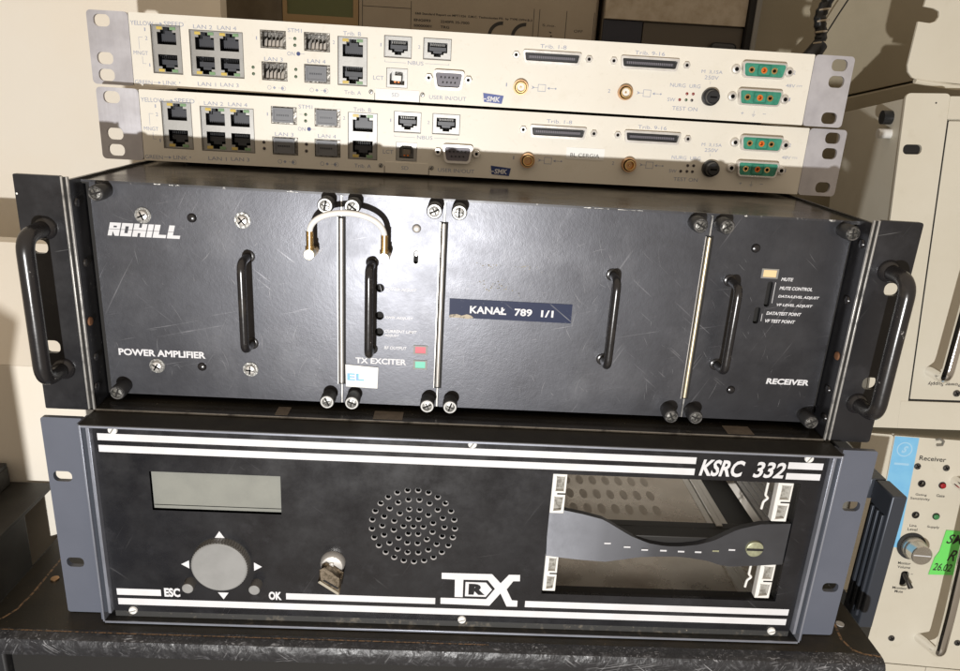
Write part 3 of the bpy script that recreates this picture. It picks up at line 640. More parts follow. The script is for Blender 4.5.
for s_, x1, zc, h in (('POWER ADJUST', -32.3, 76.6, 1.9), ('SWR ADJUST', -33.6, 59.7, 1.9), ('CURRENT LIMIT', -31.4, 51.6, 1.9), ('ADJUST', -41.6, 48.8, 1.9), ('RF OUTPUT', -37.1, 41.4, 2.0)):
    text_mesh(t, s_, -50.2, x1, zc - h / 2, zc + h / 2, YT, bold=.02, shear=.15)
t.build('control_legends', white, m2, smooth=False); t = MB()
text_mesh(t, 'TX EXCITER', -66.8, -37.1, 30.9, 34.6, YT, bold=.03)
t.build('printed_lettering', white, m2, smooth=False)
t = MB()
for s_, x0, x1, zc in (('MUTE', 175.6, 182.6, 93.9), ('MUTE CONTROL', 175.6, 194.8, 88.7), ('DATA/LEVEL ADJUST', 175.7, 199.9, 83.6), ('VF LEVEL ADJUST', 175.7, 197.0, 78.5), ('DATA/TEST POINT', 170.7, 191.3, 73.4), ('VF TEST POINT', 170.7, 188.6, 68.7)):
    text_mesh(t, s_, x0, x1, zc - .85, zc + 1.15, YT, bold=.03, shear=.2)
t.sheet(rect(172.6, 79.6, 172.9, 92.0), YT); t.sheet(rect(168.2, 68.5, 168.5, 73), YT)
t.build('control_legends', white, m4, smooth=False); t = MB()
text_mesh(t, 'RECEIVER', 178.4, 204.4, 29.4, 33.1, YT, bold=.04, shear=.08)
t.build('printed_lettering', white, m4, smooth=False)
def window(pm, x0, z0_, x1, z1_, m_):
    q = MB(); q.plate(rect(x0, z0_, x1, z1_), [rect(x0 + 1.1, z0_ + .8, x1 - 1.1, z1_ - .8)], P0 - .5, P0 + .05); o = q.build('lamp_window', greyfr, pm)
    q = MB(); q.box(x0 + 1.1, x1 - 1.1, P0 - .3, P0 + .2, z0_ + .8, z1_ - .8); q.build('lens', m_, o)
window(m2, -33.2, 38.2, -24.9, 43.8, ledred); window(m2, -33.0, 28.9, -24.9, 34.6, ledgrn); window(m4, 163.4, 94.2, 173.2, 99.9, ledamb)
q = MB(); q.plate([(-13.4, 73.2), (-13.2, 61.9), (57.4, 61.6), (57.3, 73.0)][::-1], [], P0 - .3, P0 + .05); lo = q.build('channel_label', navy, m3)
t = MB(); text_mesh(t, 'KANAŁ', -1.5, 19.5, 64.9, 69.3, P0 - .36, bold=.03); text_mesh(t, '789', 24.2, 34.4, 64.6, 69.0, P0 - .36, bold=.03); text_mesh(t, '1/1', 39.6, 46.8, 64.6, 68.8, P0 - .36, bold=.03)
t.build('printed_lettering', white, lo, smooth=False)
q = MB(); q.sheet([(-13.2, 61.8), (-13.0, 63.4), (-9, 64.0), (-6, 63.2), (-3, 64.2), (-.5, 63.4), (.8, 62.2), (-2, 61.5), (-8, 61.9)], P0 - .34); q.build('torn_corner', peel, lo, smooth=False)
for (cx, cz, w, h) in ((14, 81.5, 11, 5.5), (30, 93.5, 9, 2.2), (9, 93, 9, 2.5)):
    q = MB()
    for k in range(40 if h > 3 else 14):
        x = cx + random.gauss(0, w * .4); z = cz - (x - cx) * .12 + random.gauss(0, h * .32); r_ = random.uniform(.15, .55)
        q.sheet([(x + r_ * random.uniform(.6, 1.5) * math.cos(a), z + r_ * random.uniform(.5, 1) * math.sin(a)) for a in [i * 1.05 for i in range(6)]], P0 - .05 - k * .0004)
    q.build('glue_residue', residue, m3, smooth=False)
q = MB(); q.plate([(-72.6, 30.0), (-72.3, 16.1), (-53.8, 15.6), (-53.4, 28.9)][::-1], [], P0 - .62, P0 - .3); lo = q.build('paper_label', paper, m2)
t = MB(); text_mesh(t, 'EL', -71.6, -61.6, 20.1, 24.6, P0 - .68, bold=.03); t.build('printed_lettering', tealink, lo, smooth=False)
for (x0, x1) in ((-112, -104.5), (-55, -37.8), (156, 172)):
    q = MB(); q.box(x0, x1, 2.2, 13, 1.0, 1.2); q.build('ledge_sticker', brownst, RA)
q = MB(); q.sheet(circ(-240.4, 122.3, .55, 8), -.06); q.build('paint_chip', whitepl, RA)

def scratches(pm, x0, x1, z0_, z1_, n_, m_):
    q = MB()
    for k in range(n_):
        x, z = random.uniform(x0, x1), random.uniform(z0_, z1_); a = random.choice((random.uniform(-1.2, -.7), random.uniform(1.1, 1.9), random.uniform(0, 3.1)))
        L_ = random.uniform(2, 15) * random.random() + 1.5; w_ = random.uniform(.035, .11); cv = random.uniform(-.05, .05); pts = []
        for i in range(7):
            pts.append((x, z)); x += math.cos(a) * L_ / 6; z += math.sin(a) * L_ / 6; a += cv * L_ / 6
        if min(p[0] for p in pts) < x0 or max(p[0] for p in pts) > x1 or min(p[1] for p in pts) < z0_ or max(p[1] for p in pts) > z1_: continue
        for i in range(6):
            (ax, az), (bx, bz) = pts[i], pts[i + 1]; d = Vector((bx - ax, bz - az)).normalized() * w_ * (1 - abs(i - 2.5) / 4)
            q.sheet([(ax + d.y, az - d.x), (bx + d.y, bz - d.x), (bx - d.y, bz + d.x), (ax - d.y, az + d.x)], P0 - .02 - k * .0003)
    q.build('scratch_marks', m_, pm, smooth=False)
scr = mat('scraped paint', (.20, .20, .21), .45, .5)
scratches(m1, -206, -79, 12, 120, 90, scr); scratches(m2, -72, -21, 12, 120, 22, scr); scratches(m3, -14, 126, 12, 120, 80, scr); scratches(m4, 134, 206, 12, 120, 26, scr)

# ------------------------------------------------------------------ coax jumper
CJ = thing('jumper_cable', 'short white coaxial jumper arched over the seam with gold connector at each end', 'cable', (-72, P0, 98))
ox, oy, oz = 72, -P0, -98
ax_, bx_ = -90.0, -49.9
arc = []
for i in range(29):
    u = i / 28; a = math.pi * (1 - u)
    x = (ax_ + bx_) / 2 + (bx_ - ax_) / 2 * math.cos(a) * (1.0 + .02 * math.sin(a)) ; z = 108.0 + 13.2 * math.sin(a) ** .85
    y = P0 - 11.5 - 2.0 * math.sin(a)
    arc.append((x + ox, y + oy, z + oz))
q = MB(); q.tube(arc, 1.6, 14); q.build('coax_lead', cable, CJ)
for i, (x, f) in enumerate(((ax_, -1), (bx_, 1))):
    q = MB()
    X, Y_, Z = x + ox, P0 - 11.5 + oy, oz
    q.tube([(X, Y_, 110.0 + Z), (X, Y_, 100.5 + Z)], [2.0, 2.0], 16)
    q.tube([(X, Y_, 101.8 + Z), (X, Y_, 100.2 + Z)], [2.5, 2.5], 16)
    o = q.build('crimp_sleeve', gold, CJ)
    q = MB(); q.prof(X, 97.7 + Z, [(2.6, -14.6), (3.0, -14.2), (3.0, -8)], 20); q.build('elbow_cap', mat('pale gold cap', (.86, .80, .62), .3, .8), CJ)
    if i: q = MB(); q.prof(X, 97.7 + Z, [(.7, -14.8), (1.1, -14.7), (1.1, -14.5)], 12); q.build('cap_dimple', gold, CJ)
    q = MB(); q.prof(X, 97.7 + Z, [(2.2, -8), (3.1, -7.6), (3.1, -1.2), (2.4, -1.0), (2.4, 0)], 6 if i else 8); q.build('coupling_nut', gold, CJ)

# ================================================================== lower controller (TRX front)
TX = thing('controller_rack_unit', 'black 3U controller with white stripes, speaker grille, display and open drive bay', 'rack controller', (1.2, -8.9, -133.6))
q = MB(); q.box(-214, 214, 226, 228, 1.5, 131.5); q.box(-214, 214, 1, 228, 131.0, 132.4); q.box(-214, -212.4, 1, 226, 1.5, 131); q.box(212.9, 214, 1, 226, 1.5, 131)
q.build('chassis', baydark, TX)
q = MB(); q.box(-212.4, 212.9, 2, 226, 1.0, 2.2); q.build('base_plate', bayfloor, TX)
for sx in (-1, 1):
    xs = sorted((sx * 217.6, sx * 241.3))
    e = MB(); e.plate(rr(xs[0], 0.2, xs[1], 132.5, 1.6, 4), [slot(sx * 233.2, 95.1, 10.6, 6.6), slot(sx * 232.8, 36.5, 10.2, 6.6)], 0, 3)
    e.build('mounting_ear', bluegr, TX)
    for (xa, xb, ya, m_) in ((215.9, 217.6, -7.4, bluegr), (214.9, 215.9, -9.2, bluegrl), (212.4, 214.9, -7.6, bluegrd), (210.6, 212.4, -8.6, bluegrl)):
        q = MB(); q.box(min(sx * xa, sx * xb), max(sx * xa, sx * xb), ya, 4, 1.2 if xa > 213 else 7.0, 132.9 if xa > 213 else 131.2); q.build('frame_extrusion', m_, TX, bevel=.15)
q = MB(); q.box(-216.0, 216.0, -9.0, 228, 132.4, 133.2); q.build('top_plate', caseblk, TX)
q = MB(); q.box(-214.8, 214.8, -9.5, -8.7, 131.6, 132.9); q.build('top_lip', bluegrl, TX, bevel=.2)
q = MB(); q.box(-214.8, 214.8, -9.5, -8.7, .5, 1.9); q.build('bottom_lip', bluegrl, TX, bevel=.2)
q = MB(); q.box(-214.8, 214.8, -8.7, 1.0, .3, 1.3); q.box(-210.4, 210.4, -4.0, -2.0, 1.3, 6.2); q.build('bottom_ledge', dustled, TX)
F = -4.6
bay = (50.2, 28.3, 197.2, 111.8)
lcd = (-181.6, 77.8, -107.2, 103.2)
hl = []
for k, (r_, n_) in enumerate(((0, 1), (5.9, 6), (11.9, 12), (18.4, 18), (24.6, 25))):
    for i in range(n_):
        a = 2 * math.pi * i / max(n_, 1) + (.0 if k < 2 else .12 * k)
        if k in (0, 1): a = 2 * math.pi * i / max(n_, 1)
        hl.append((-29.8 + r_ * math.cos(a), 73.0 + r_ * math.sin(a)))
fp = MB(); fp.plate(rect(-210.4, 5.9, 210.4, 131.4), [rect(*bay), rect(*lcd)] + [circ(x, z, 1.9, 14) for x, z in hl], F, F + 2.6)
FP = fp.build('front_panel', polyblk, TX)
q = MB()
for x, z in hl:
    c1 = circ(x, z, 1.88, 14); c2_ = circ(x, z, 1.42, 14)
    q.add([(a_, F + .02, b_) for a_, b_ in c1] + [(a_, F + .75, b_) for a_, b_ in c2_], [(i, (i + 1) % 14, 14 + (i + 1) % 14, 14 + i) for i in range(14)])
q.build('perforation_rims', mat('punched metal', (.62, .62, .63), .4, .5), FP)
q = MB(); q.box(-58, -2, F + 3.5, F + 12, 44, 102); q.build('speaker_cone', mat('speaker cone', (.006, .006, .007), .6, bump=(300, .4)), TX)
q = MB()
for k in range(9):
    x, z = hl[(k * 7 + 3) % len(hl)]; q.prof(x + .8, z - .6, [(.3, F + 3.0), (.9, F + 3.45)], 8)
q.build('speaker_glints', steel, TX)
# stripes
t = MB(); Y3 = F - .06
for r_ in ((-208.4, 121.9, 132.5, 126.2), (-208.4, 114.6, 132.6, 118.9), (187.0, 121.2, 207.7, 125.5), (187.0, 114.3, 207.5, 118.4),
           (-207.9, 17.6, -181.5, 22.2), (-106.1, 18.1, -14.9, 22.6), (40.7, 18.0, 207.1, 22.6), (-207.7, 10.6, 207.0, 15.2)):
    t.sheet(rect(*r_), Y3)
T_ = lambda s_, a, b, c_, d, **k: text_mesh(t, s_, a, c_, b, d, Y3, **k)
T_('ESC', -179.5, 17.2, -170.0, 23.6, bold=.045); T_('OK', -116.6, 17.4, -108.8, 23.4, bold=.045)
T_('KSRC', 135.3, 114.4, 161.6, 125.2, bold=.03, shear=.22); T_('332', 167.2, 114.6, 185.8, 125.0, bold=.025, shear=.22)
for p_ in ([(-146.9, 60.4), (-141.1, 60.4), (-144.0, 65.0)], [(-163.1, 43.9), (-167.9, 41.1), (-163.2, 38.2)], [(-124.6, 44.0), (-124.7, 38.1), (-119.9, 41.1)], [(-147.2, 21.6), (-144.0, 16.7), (-140.8, 21.6)]): t.sheet(p_, Y3)
# TRX emblem
t.sheet([(-11.7, 41.2), (-11.6, 36.8), (-3.5, 36.6), (-3.1, 23.9), (1.9, 23.9), (1.7, 36.7), (16.6, 36.9), (21.4, 30.8), (16.4, 23.0), (-11.7, 23.0), (-11.6, 18.5), (18.7, 18.2), (25.0, 27.6), (29.4, 18.0), (36.0, 18.1), (35.9, 22.6), (32.4, 22.8), (28.6, 30.7), (32.3, 36.8), (36.3, 36.9), (36.1, 41.5), (29.3, 41.4), (24.6, 35.0), (19.0, 41.4)], Y3)
t.build('printed_lettering', white, FP, smooth=False)
t = MB(); t.sheet([(2.5, 35.9), (2.5, 23.9), (16.2, 23.9), (20.6, 30.2), (16.0, 35.9)], Y3 - .04); t.build('emblem_field', polyblk, FP, smooth=False)
t = MB(); t.sheet([(3.1, 35.2), (3.2, 24.7), (16.0, 24.7), (19.6, 30.2), (15.7, 35.2)], Y3 - .08); t.build('emblem_tag', white, FP, smooth=False)
t = MB(); text_mesh(t, 'R', 5.2, 15.4, 26.0, 34.0, Y3 - .12, bold=.07); t.build('emblem_letter', polyblk, FP, smooth=False)
t = MB(); t.sheet([(-3.3, 23.85), (-3.3, 23.2), (1.9, 23.2), (1.9, 23.85)], Y3 - .03); t.build('emblem_gap', polyblk, FP, smooth=False)
for x, z in ((-199.4, 128.7), (2.3, 129.1), (198.3, 128.6)): screw_head(TX, x, z, 2.7, F, m=whitepl, hgt=1.3, slotdir=1.0, name='panel_screw', slotm=greyfr)
for x, z in ((-199.1, 6.9), (2.2, 7.5), (198.6, 6.2)): screw_head(TX, x, z, 2.6, F - .2, m=whitepl, hgt=1.5, slotdir=.3, name='panel_screw', slotm=greyfr)
# display
q = MB(); q.hollow(lcd[0], lcd[2], F, F + 2.6, lcd[1], lcd[3]); D_ = q.build('display', lcdedge, TX)
q = MB(); q.box(lcd[0] + .3, lcd[2] - .3, F + 2.2, F + 2.5, lcd[1] + .2, lcd[3] - .2); q.build('display_glass', lcdglass, D_)
q = MB(); q.box(lcd[0] + .4, lcd[2] - .4, F + 2.05, F + 2.15, lcd[1] + 2.3, lcd[1] + 2.7); q.build('display_seam', holeblk, D_)
# knob and buttons
q = MB(); q.prof(-143.5, 43.6, [(17.1, F - .02), (17.4, F), (17.4, F + .4)], 48); q.build('knob_collar', gapblk, TX)
q = MB(); q.prof(-143.5, 43.8, [(15.6, F - 6.2), (16.4, F - 5.7), (16.5, F)], 56); kb = q.build('knob', [knobgr], TX)
q = MB()
for k in range(60):
    a = 2 * math.pi * k / 60; x, z = -143.5 + 16.5 * math.cos(a), 43.8 + 16.5 * math.sin(a)
    q.tube([(x, F - 5.2, z), (x, F, z)], .28, 6)
q.build('knob_grip', knobsd, kb)
for x, z in ((-162.7, 28.8), (-123.3, 29.2)):
    q = MB(); q.prof(x, z, [(2.9, F - 6.8), (3.3, F - 6.5), (3.3, F)], 20); o = q.build('push_button', knobsd, TX)
    q = MB(); q.prof(x, z, [(2.7, F - 7.1), (3.25, F - 6.75), (3.25, F - 6.3)], 20); q.build('button_cap', knobgr, o)
# cam lock
q = MB(); q.prof(-77.3, 46.4, [(5.0, F - 4.8), (6.2, F - 4.5), (7.2, F - 2.8), (7.4, F)], 32); lk = q.build('cam_lock', steel, TX)
q = MB(); q.prof(-77.3, 46.4, [(3.6, F - 4.6), (4.0, F - 4.5), (4.0, F - 4.3)], 24); q.build('lock_barrel', bluegrl, lk)
KEY = thing('key', 'stubby tarnished key turned down in the round cam lock', 'key', (1.2 - 77.3, -8.9 + F - 4.5, -133.6 + 46.4))
q = MB()
q.plate([(-5.3, 1.2), (-3.2, 2.6), (1.5, 1.0), (4.6, -2.4), (6.2, -3.2), (6.0, -10.2), (4.8, -14.0), (-4.6, -7.8), (-6.4, -6.0)], [], -6.2, -1.6)
q.build('key_bow', keybr, KEY, bevel=.9)
q = MB(); q.box(-1.2, 1.2, -2.0, .5, -3.2, 3.2); q.build('key_blade', steel, KEY, bevel=.2)
q = MB(); q.plate([(-6.9, -6.6), (-6.0, -5.6), (5.3, -13.4), (4.7, -14.9)], [], -6.9, -2.0); q.build('key_rim', mat('pale key rim', (.66, .62, .52), .35, .8), KEY, bevel=.3)
q = MB(); q.plate([(-4.4, -5.6), (-3.4, -4.9), (4.9, -10.4), (4.4, -11.4)], [], -6.5, -6.15); q.build('key_groove', gapblk, KEY)
# drive bay
q = MB(); q.box(49.5, 197.9, F + 2.7, 4, 26.6, 28.2); q.box(49.5, 197.9, F + 2.7, 4, 112.0, 113.4); q.box(48.0, 50.0, F + 2.7, 4, 28, 112); q.box(197.6, 199.4, F + 2.7, 4, 28, 112); q.build('bay_surround', baydark, TX)
baybright = mat('bright bounce lining', (.66, .63, .58), .38, .35, var=(40, (.62, .58, .52), .45, .7))  # lining made bright to bounce lamp light onto the bay floor and cover
B = MB(); B.box(44, 46, 6, 100, 6, 125); B.build('bay_divider', baybright, TX)
B = MB(); B.box(46, 214, 8, 100, 10.5, 12); B.build('bay_floor', bayfloor, TX)
B = MB(); B.box(46, 214, 12, 100, 125, 126.5); B.build('bay_ceiling', baybright, TX)
B = MB(); B.box(51, 153.5, 15.2, 99, 68.6, 70); B.build('carrier_cover', bayfloor, TX)
B = MB()
for k in range(3): B.box(153.8 + k * 4.6, 157.9 + k * 4.6, 12, 99, 66.0 + (k % 2) * 1.2, 70.0 + (k % 2) * 1.0)
B.build('guide_rail', bayalu, TX, bevel=.3)
B = MB(); B.box(192.0, 212.5, 8, 99, 68, 70.2); [B.box(195.4 + k * 4.6, 196.2 + k * 4.6, 8, 99, 70.2, 71.2) for k in range(4)]; B.build('bay_side_rail', baygrey, TX)
B = MB(); B.box(168.0, 191.8, 8, 99, 60, 61); B.build('gap_shade_plate', baydark, TX)  # dark plate added to stand for the shade in this gap
B = MB(); B.box(186.5, 198.0, 8, 99, 12.1, 14.0); B.box(192.0, 193.0, 8, 99, 14.0, 15.2); B.build('lower_guide_rail', bayalu, TX)
B = MB(); B.box(44, 214, 100.1, 102, 4, 126.5); B.build('bay_bounce_wall', baybright, TX)  # unseen from the front, set close and bright to throw light back
B = MB(); B.box(212.0, 212.8, 8, 100, 12, 125); B.build('bay_right_wall', baybright, TX)
B = MB()
for k in range(8):
    for j in range(3):
        x = 62 + k * 9; y = 28 + j * 18
        B.add([(x + 2.6 * math.cos(a), y + 6 * math.sin(a), 70.05) for a in [i * math.pi / 5 for i in range(10)]], [tuple(range(10))])
B.build('cover_slots', mat('cover slot shade', (.455, .405, .345), .5, .5), TX, smooth=False)
# front bar across the bay
top = [(50.6, 83.7), (60, 83.0), (72, 81.6), (84.2, 79.4), (92, 75.4), (101, 70.6), (112.1, 66.9), (122, 65.4), (132.1, 65.6), (142, 67.2), (151.3, 70.3), (158, 74.6), (165, 79.0), (178, 83.0), (196.6, 84.2)]
bot = [(196.6, 55.4), (180, 53.8), (164.3, 52.4), (157, 53.6), (150.3, 56.0), (140, 57.6), (129.8, 58.4), (109.9, 57.6), (98, 55.2), (87.1, 53.3), (70, 54.2), (51.0, 55.8)]
B = MB(); n = 40
def interp(pts, x):
    pts = sorted(pts)
    for (a, za), (b_, zb) in zip(pts, pts[1:]):
        if a <= x <= b_: return za + (zb - za) * (x - a) / (b_ - a)
    return pts[0][1] if x < pts[0][0] else pts[-1][1]
vs = []; fs = []
for i in range(n + 1):
    x = 50.8 + (196.4 - 50.8) * i / n; zt, zb = interp(top, x), interp(bot, x)
    tw = max(0, 1 - (x - 50.8) / 75.0); tw = math.tan(R(27)) * tw ** .8     # left wing leans back, shaped to catch the lamp; right stays upright
    zm = (zt + zb) / 2
    yw = max(0, 112 - x) * .07; vs += [(x, F + .2 + yw - (zm - zb) * tw * .62, zb), (x, F + .2 + yw + (zt - zm) * tw * .62, zt), (x, F + 4 + yw * 1.0 + (zt - zm) * tw * .62, zt), (x, F + 4 + yw, zb)]
for i in range(n):
    a = i * 4
    for k in range(4): fs.append((a + k, a + 4 + k, a + 4 + (k + 1) % 4, a + (k + 1) % 4))
fs += [(3, 2, 1, 0)[::-1], (n * 4, n * 4 + 1, n * 4 + 2, n * 4 + 3)]
B.add(vs, fs); B.fixn = True
BAR = B.build('carrier_bar', barmet, TX)
B = MB(); B.box(50.8, 196.4, F + 14.0, 16, 56, 70.1); B.box(84, 196.4, F + 4.2, 15, 56.5, 69.9) ; B.build('carrier_body', baydark, TX, bevel=.6)
B = MB()
for i, (x, z) in enumerate(((87.6, 65.0), (99.5, 63.6), (110.1, 62.8), (121.7, 62.4), (132.6, 62.2), (143.1, 62.2), (153.7, 63.4), (163.5, 64.6))):
    B.m = 1 if i == 6 else 0
    B.sheet(rect(x - 2.0, z - .55, x + 2.0, z + .55), F - .05 if i > 2 else F + (2.2, 1.2, .1)[i] - .6); 
B.build('carrier_marks', [whited, olive], BAR, smooth=False)
B = MB(); B.prof(176.9, 66.4, [(4.6, F - 1.6), (5.2, F - 1.3), (5.3, F + .3)], 28); o = B.build('carrier_screw', olive, BAR)
B = MB(); B.box(171.8, 182.0, F - 1.75, F - 1.5, 65.6, 67.2); B.build('slot', gapblk, o)
# white latches at the corners of the bay
for (x0, z0_, x1, z1_, sub) in ((50.4, 85.0, 58.8, 111.4, 0), (50.8, 29.8, 58.7, 55.4, 0), (184.2, 85.0, 193.4, 111.2, 1), (184.0, 29.6, 193.2, 54.6, 1)):
    zm = (z0_ + z1_) / 2
    q = MB(); q.plate(rect(x0, z0_, x1, z1_), [rect(x0 + 2.4, zm + 2.0, x1 - 1.4, z1_ - 1.8), rect(x0 + 2.2, z0_ + 1.8, x1 - 1.4, zm - 2.2)], F + 1.0, F + 6)
    o = q.build('bay_latch', latchw, TX, bevel=.35)
    q = MB(); q.box(x0 + 1.0, x1 - 1, F + 3.2, F + 5, z0_ + 1, z1_ - 1); q.build('latch_insert', latchg, o)
    q = MB(); q.box(x0 + 3.4, x1 + .1, F + .9, F + 3, zm - .5, zm + .5); q.build('latch_notch', gapblk, o)
    if sub:
        q = MB(); q.tube(fillet([(x0 - 5.4, F + 3, z1_ - 1), (x0 - 5.6, F + 3, zm + 3.4), (x0 - 3.6, F + 3, zm + 1.6), (x0 - 6.0, F + 3, zm - 1.0), (x0 - 6.4, F + 3, zm - 6)], .8, 4), .75, 8); q.build('latch_spring', latchw, o)

# ================================================================== desk
DK = thing('desk', 'worn black desk top with scuffed rounded front edge under the controller', 'desk', (0, 0, -133.6))
def slab(name, x0, x1, y0, y1, z0, z1, m_, parent, bevel=0, seg=3):
    q = MB(); q.box(x0, x1, y0, y1, z0, z1); return q.build(name, m_, parent, bevel=bevel, seg=seg)
slab('top', -285, 265.5, -24, 620, -14, -.35, desktop, DK, 0)
q = MB(); nseg = 60; prof_ = [(-24, -.35), (-28.4, -.75), (-31.2, -2.2), (-32.6, -5), (-32.8, -9), (-32.2, -12.4), (-30, -14.2), (-24, -14.4)]
vs = []; 
for i in range(nseg + 1):
    x = -286.0 + (266.4 + 286.0) * i / nseg
    for (y, z) in prof_:
        j = random.uniform(-.12, .12); vs.append((x, y + j, z + random.uniform(-.08, .08)))
k = len(prof_)
fs = [(i * k + j, (i + 1) * k + j, (i + 1) * k + j + 1, i * k + j + 1) for i in range(nseg) for j in range(k - 1)]
fs += [tuple(range(k)), tuple(range(nseg * k, nseg * k + k))[::-1]]
q.add(vs, fs); q.fixn = True; q.build('front_edge', deskedge, DK)
for sx, x in ((-1, -285), (1, 265.5)): slab('side_edge', min(x, x + sx * 1.2), max(x, x + sx * 1.2), -26, 620, -14, -.5, deskedge, DK, .5)
# worn line round the rim of the top (a strip of rubbed-through paint)
q = MB()
def strip(pts, w):
    for (a, b_) in zip(pts, pts[1:]):
        a, b_ = Vector(a), Vector(b_); d = (b_ - a).normalized(); nrm = Vector((-d.y, d.x)) * w / 2
        q.add([(a.x - nrm.x, a.y - nrm.y, -.30), (b_.x - nrm.x, b_.y - nrm.y, -.30), (b_.x + nrm.x, b_.y + nrm.y, -.30), (a.x + nrm.x, a.y + nrm.y, -.30)], [(0, 1, 2, 3)])
strip([(-300 + 30, 560), (-270.5, 200), (-271.2, 60), (-270.5, 8), (-272, -8), (-276, -16), (-284.5, -21)], 1.4)
strip([(-284.5, -25.2), (-200, -26.0), (-100, -26.2), (20, -26.4)], .9)
strip([(251.5, 560), (251.0, 60), (250.5, 5), (247.5, -12), (250, -21), (256, -25), (265.5, -26.5)], 1.6)
q.build('worn_rim', deskwear, DK, smooth=False)
for (x, y) in ((-264, 22), (253.5, 2)):
    q = MB(); q.add([(x + 2.6 * math.cos(a), y + 2.6 * math.sin(a), -.2 if r_ else .5) for r_ in (1, 0) for a in [i * math.pi / 8 for i in range(16)]], [tuple(range(16, 32))] + [(i, (i + 1) % 16, 16 + (i + 1) % 16, 16 + i) for i in range(16)]); q.build('desk_bolt', steel if x > 0 else brass, DK)
slab('under_frame', -270, 262, -22, -10, -60, -15, gapblk, DK)
slab('leg', -292, -272, -26, 10, -420, -14.5, darkmet, DK, 1.5)
slab('leg', 246, 264, -20, 14, -420, -14.5, darkmet, DK, 1.5)
slab('lower_shelf', -270, 262, -5, 600, -180, -175, darkmet, DK, 1)

# ================================================================== black case at the left, and an added unseen shadow block
CS = thing('equipment_case', 'black metal case with a thin overhanging lid at the left end of the desk', 'case', (-285.5, 36, -240))
q = MB(); q.box(-190, 0, -84, 0, 0, 145.5); q.build('case_body', caseblk, CS, bevel=1)
q = MB(); q.box(-190, .8, -84, 35.5, 145.6, 148.2); q.build('lid', caseblk, CS, bevel=.4)
SB = thing('small_box', 'low black box with a raised rim standing on the left case', 'box', (-312, 22, -91.6))
q = MB(); q.box(-90, 0, 0, 46, 0, 14); q.build('box_body', caseblk, SB, bevel=1)
q = MB(); q.box(-90, 0, 42, 45, 14, 17); q.box(-3, 0, 0, 42, 14, 17); q.build('rim', darkmet, SB, bevel=.5)
BR = thing('bracket', 'grey folded bracket lying on the front of the left case', 'bracket', (-300, -22, -91.6))
q = MB(); q.box(-60, 0, 0, 22, 0, 2); q.box(-60, 0, 0, 2, 2, 8); q.build('bracket_plate', darkmet, BR, bevel=.4)
TC = thing('shadow_block', 'unseen tall dark block beyond the left edge, placed to cast its shadow', 'case', (-241, -235, -700))
q = MB(); q.box(-120, 0, 0, 40, 0, 695); q.build('case_body', caseblk, TC, bevel=3)  # unseen block, added to throw a shadow on the cream surface behind

# ================================================================== black ribbed frame at the right
FR = thing('frame_handle', 'black box-section handle with ribbed upright between the controller and cream rack', 'handle', (300, 60, -240))
ox, oy, oz = -300, -60, 240
q = MB(); q.box(291 + ox, 302.2 + ox, 64.5 + oy, 130 + oy, -75 + oz, -59 + oz); q.build('upper_arm', bluegrd, FR, bevel=.8)
q = MB(); q.box(293.5 + ox, 304.0 + ox, 41 + oy, 64 + oy, -168 + oz, -59.4 + oz); up_ = q.build('upright', bluegrd, FR, bevel=1.0)
q = MB(); [q.box(291.6 + ox - .0, 293.6 + ox, 44 + k * 6.2 + oy, 46.6 + k * 6.2 + oy, -160 + oz, -76 + oz) for k in range(3)]; q.build('ribs', bluegrd, up_, bevel=.4)
q = MB(); q.box(288 + ox, 306 + ox, 44 + oy, 130 + oy, -240 + oz, -168.2 + oz); q.build('lower_block', caseblk, FR, bevel=1)

# ================================================================== cream rack gear at the right
def lean_empty(name, label, cat, org, lean, yaw, roll=0):
    o = thing(name, label, cat)
    cl, sl_, cy, sy = math.cos(R(lean)), math.sin(R(lean)), math.cos(R(yaw)), math.sin(R(yaw))
    X = Vector((cy, sy, 0)); Nn = Vector((sy, -cy, 0)); Z = Vector((0, 0, 1)) * cl - Nn * sl_; Yd = Z.cross(X)
    M = Matrix((X, Yd, Z)).transposed() @ Matrix.Rotation(R(roll), 3, 'Y')
    M = M.to_4x4(); M.translation = Vector(org) * S; o.matrix_world = M
    return o
A = lean_empty('receiver_rack', 'cream rack with blue sticker, metal knob, green note and chrome handle standing low at right', 'radio rack', (300, 130, -133), 7, -5)
q = MB(); q.box(22, 200, 3, 120, -300, 76.4); q.build('rack_body', cream2, A)
q = MB(); q.plate(rr(22, -62, 46.6, 76.4, 3), [], 0, 3); q.plate(rr(22, -300, 46.6, -64, 3), [], 1, 3); q.build('side_panel', cream2, A, bevel=.4)
q = MB(); q.plate(rr(47.0, -126.6, 200, 76.0, .6, 2), [circ(75.3, 37.2, 2.0), circ(75.1, 9.8, 2.0), rr(73.0, -54.4, 79.6, -40.6, 2.6)], 0, 2.6); rm = q.build('receiver_panel', cream2, A, bevel=.25)
q = MB(); q.plate(rr(47.4, -300, 108.6, -127.6, .6, 2), [], .2, 2.6); q.plate(rr(109.2, -300, 200, -127.6, .6, 2), [], .2, 2.6); q.build('lower_panel', cream2, A, bevel=.25)
q = MB(); q.box(66, 86, 2.7, 2.9, -60, 45); q.build('opening_backing', holeblk, A)
q = MB(); q.plate([(47.3, 75.4), (47.6, 0), (60.6, 0), (66.4, 75.4)][::-1] if 0 else rect(47.5, -20, 66.4, 75.4), [], -.25, .05); st = q.build('blue_sticker', skyst, rm)
q = MB(); q.plate(circ(56.6, 65.0, 6.2, 32), [circ(56.6, 65.0, 5.2, 32)], -.32, -.2); text_mesh(q, 'S', 54.3, 59.6, 62.0, 68.0, -.3, bold=.06, shear=.5); q.sheet(rect(50.6, 51.6, 62.2, 53.4), -.3); q.build('sticker_print', skyl, st, smooth=False)
t = MB()
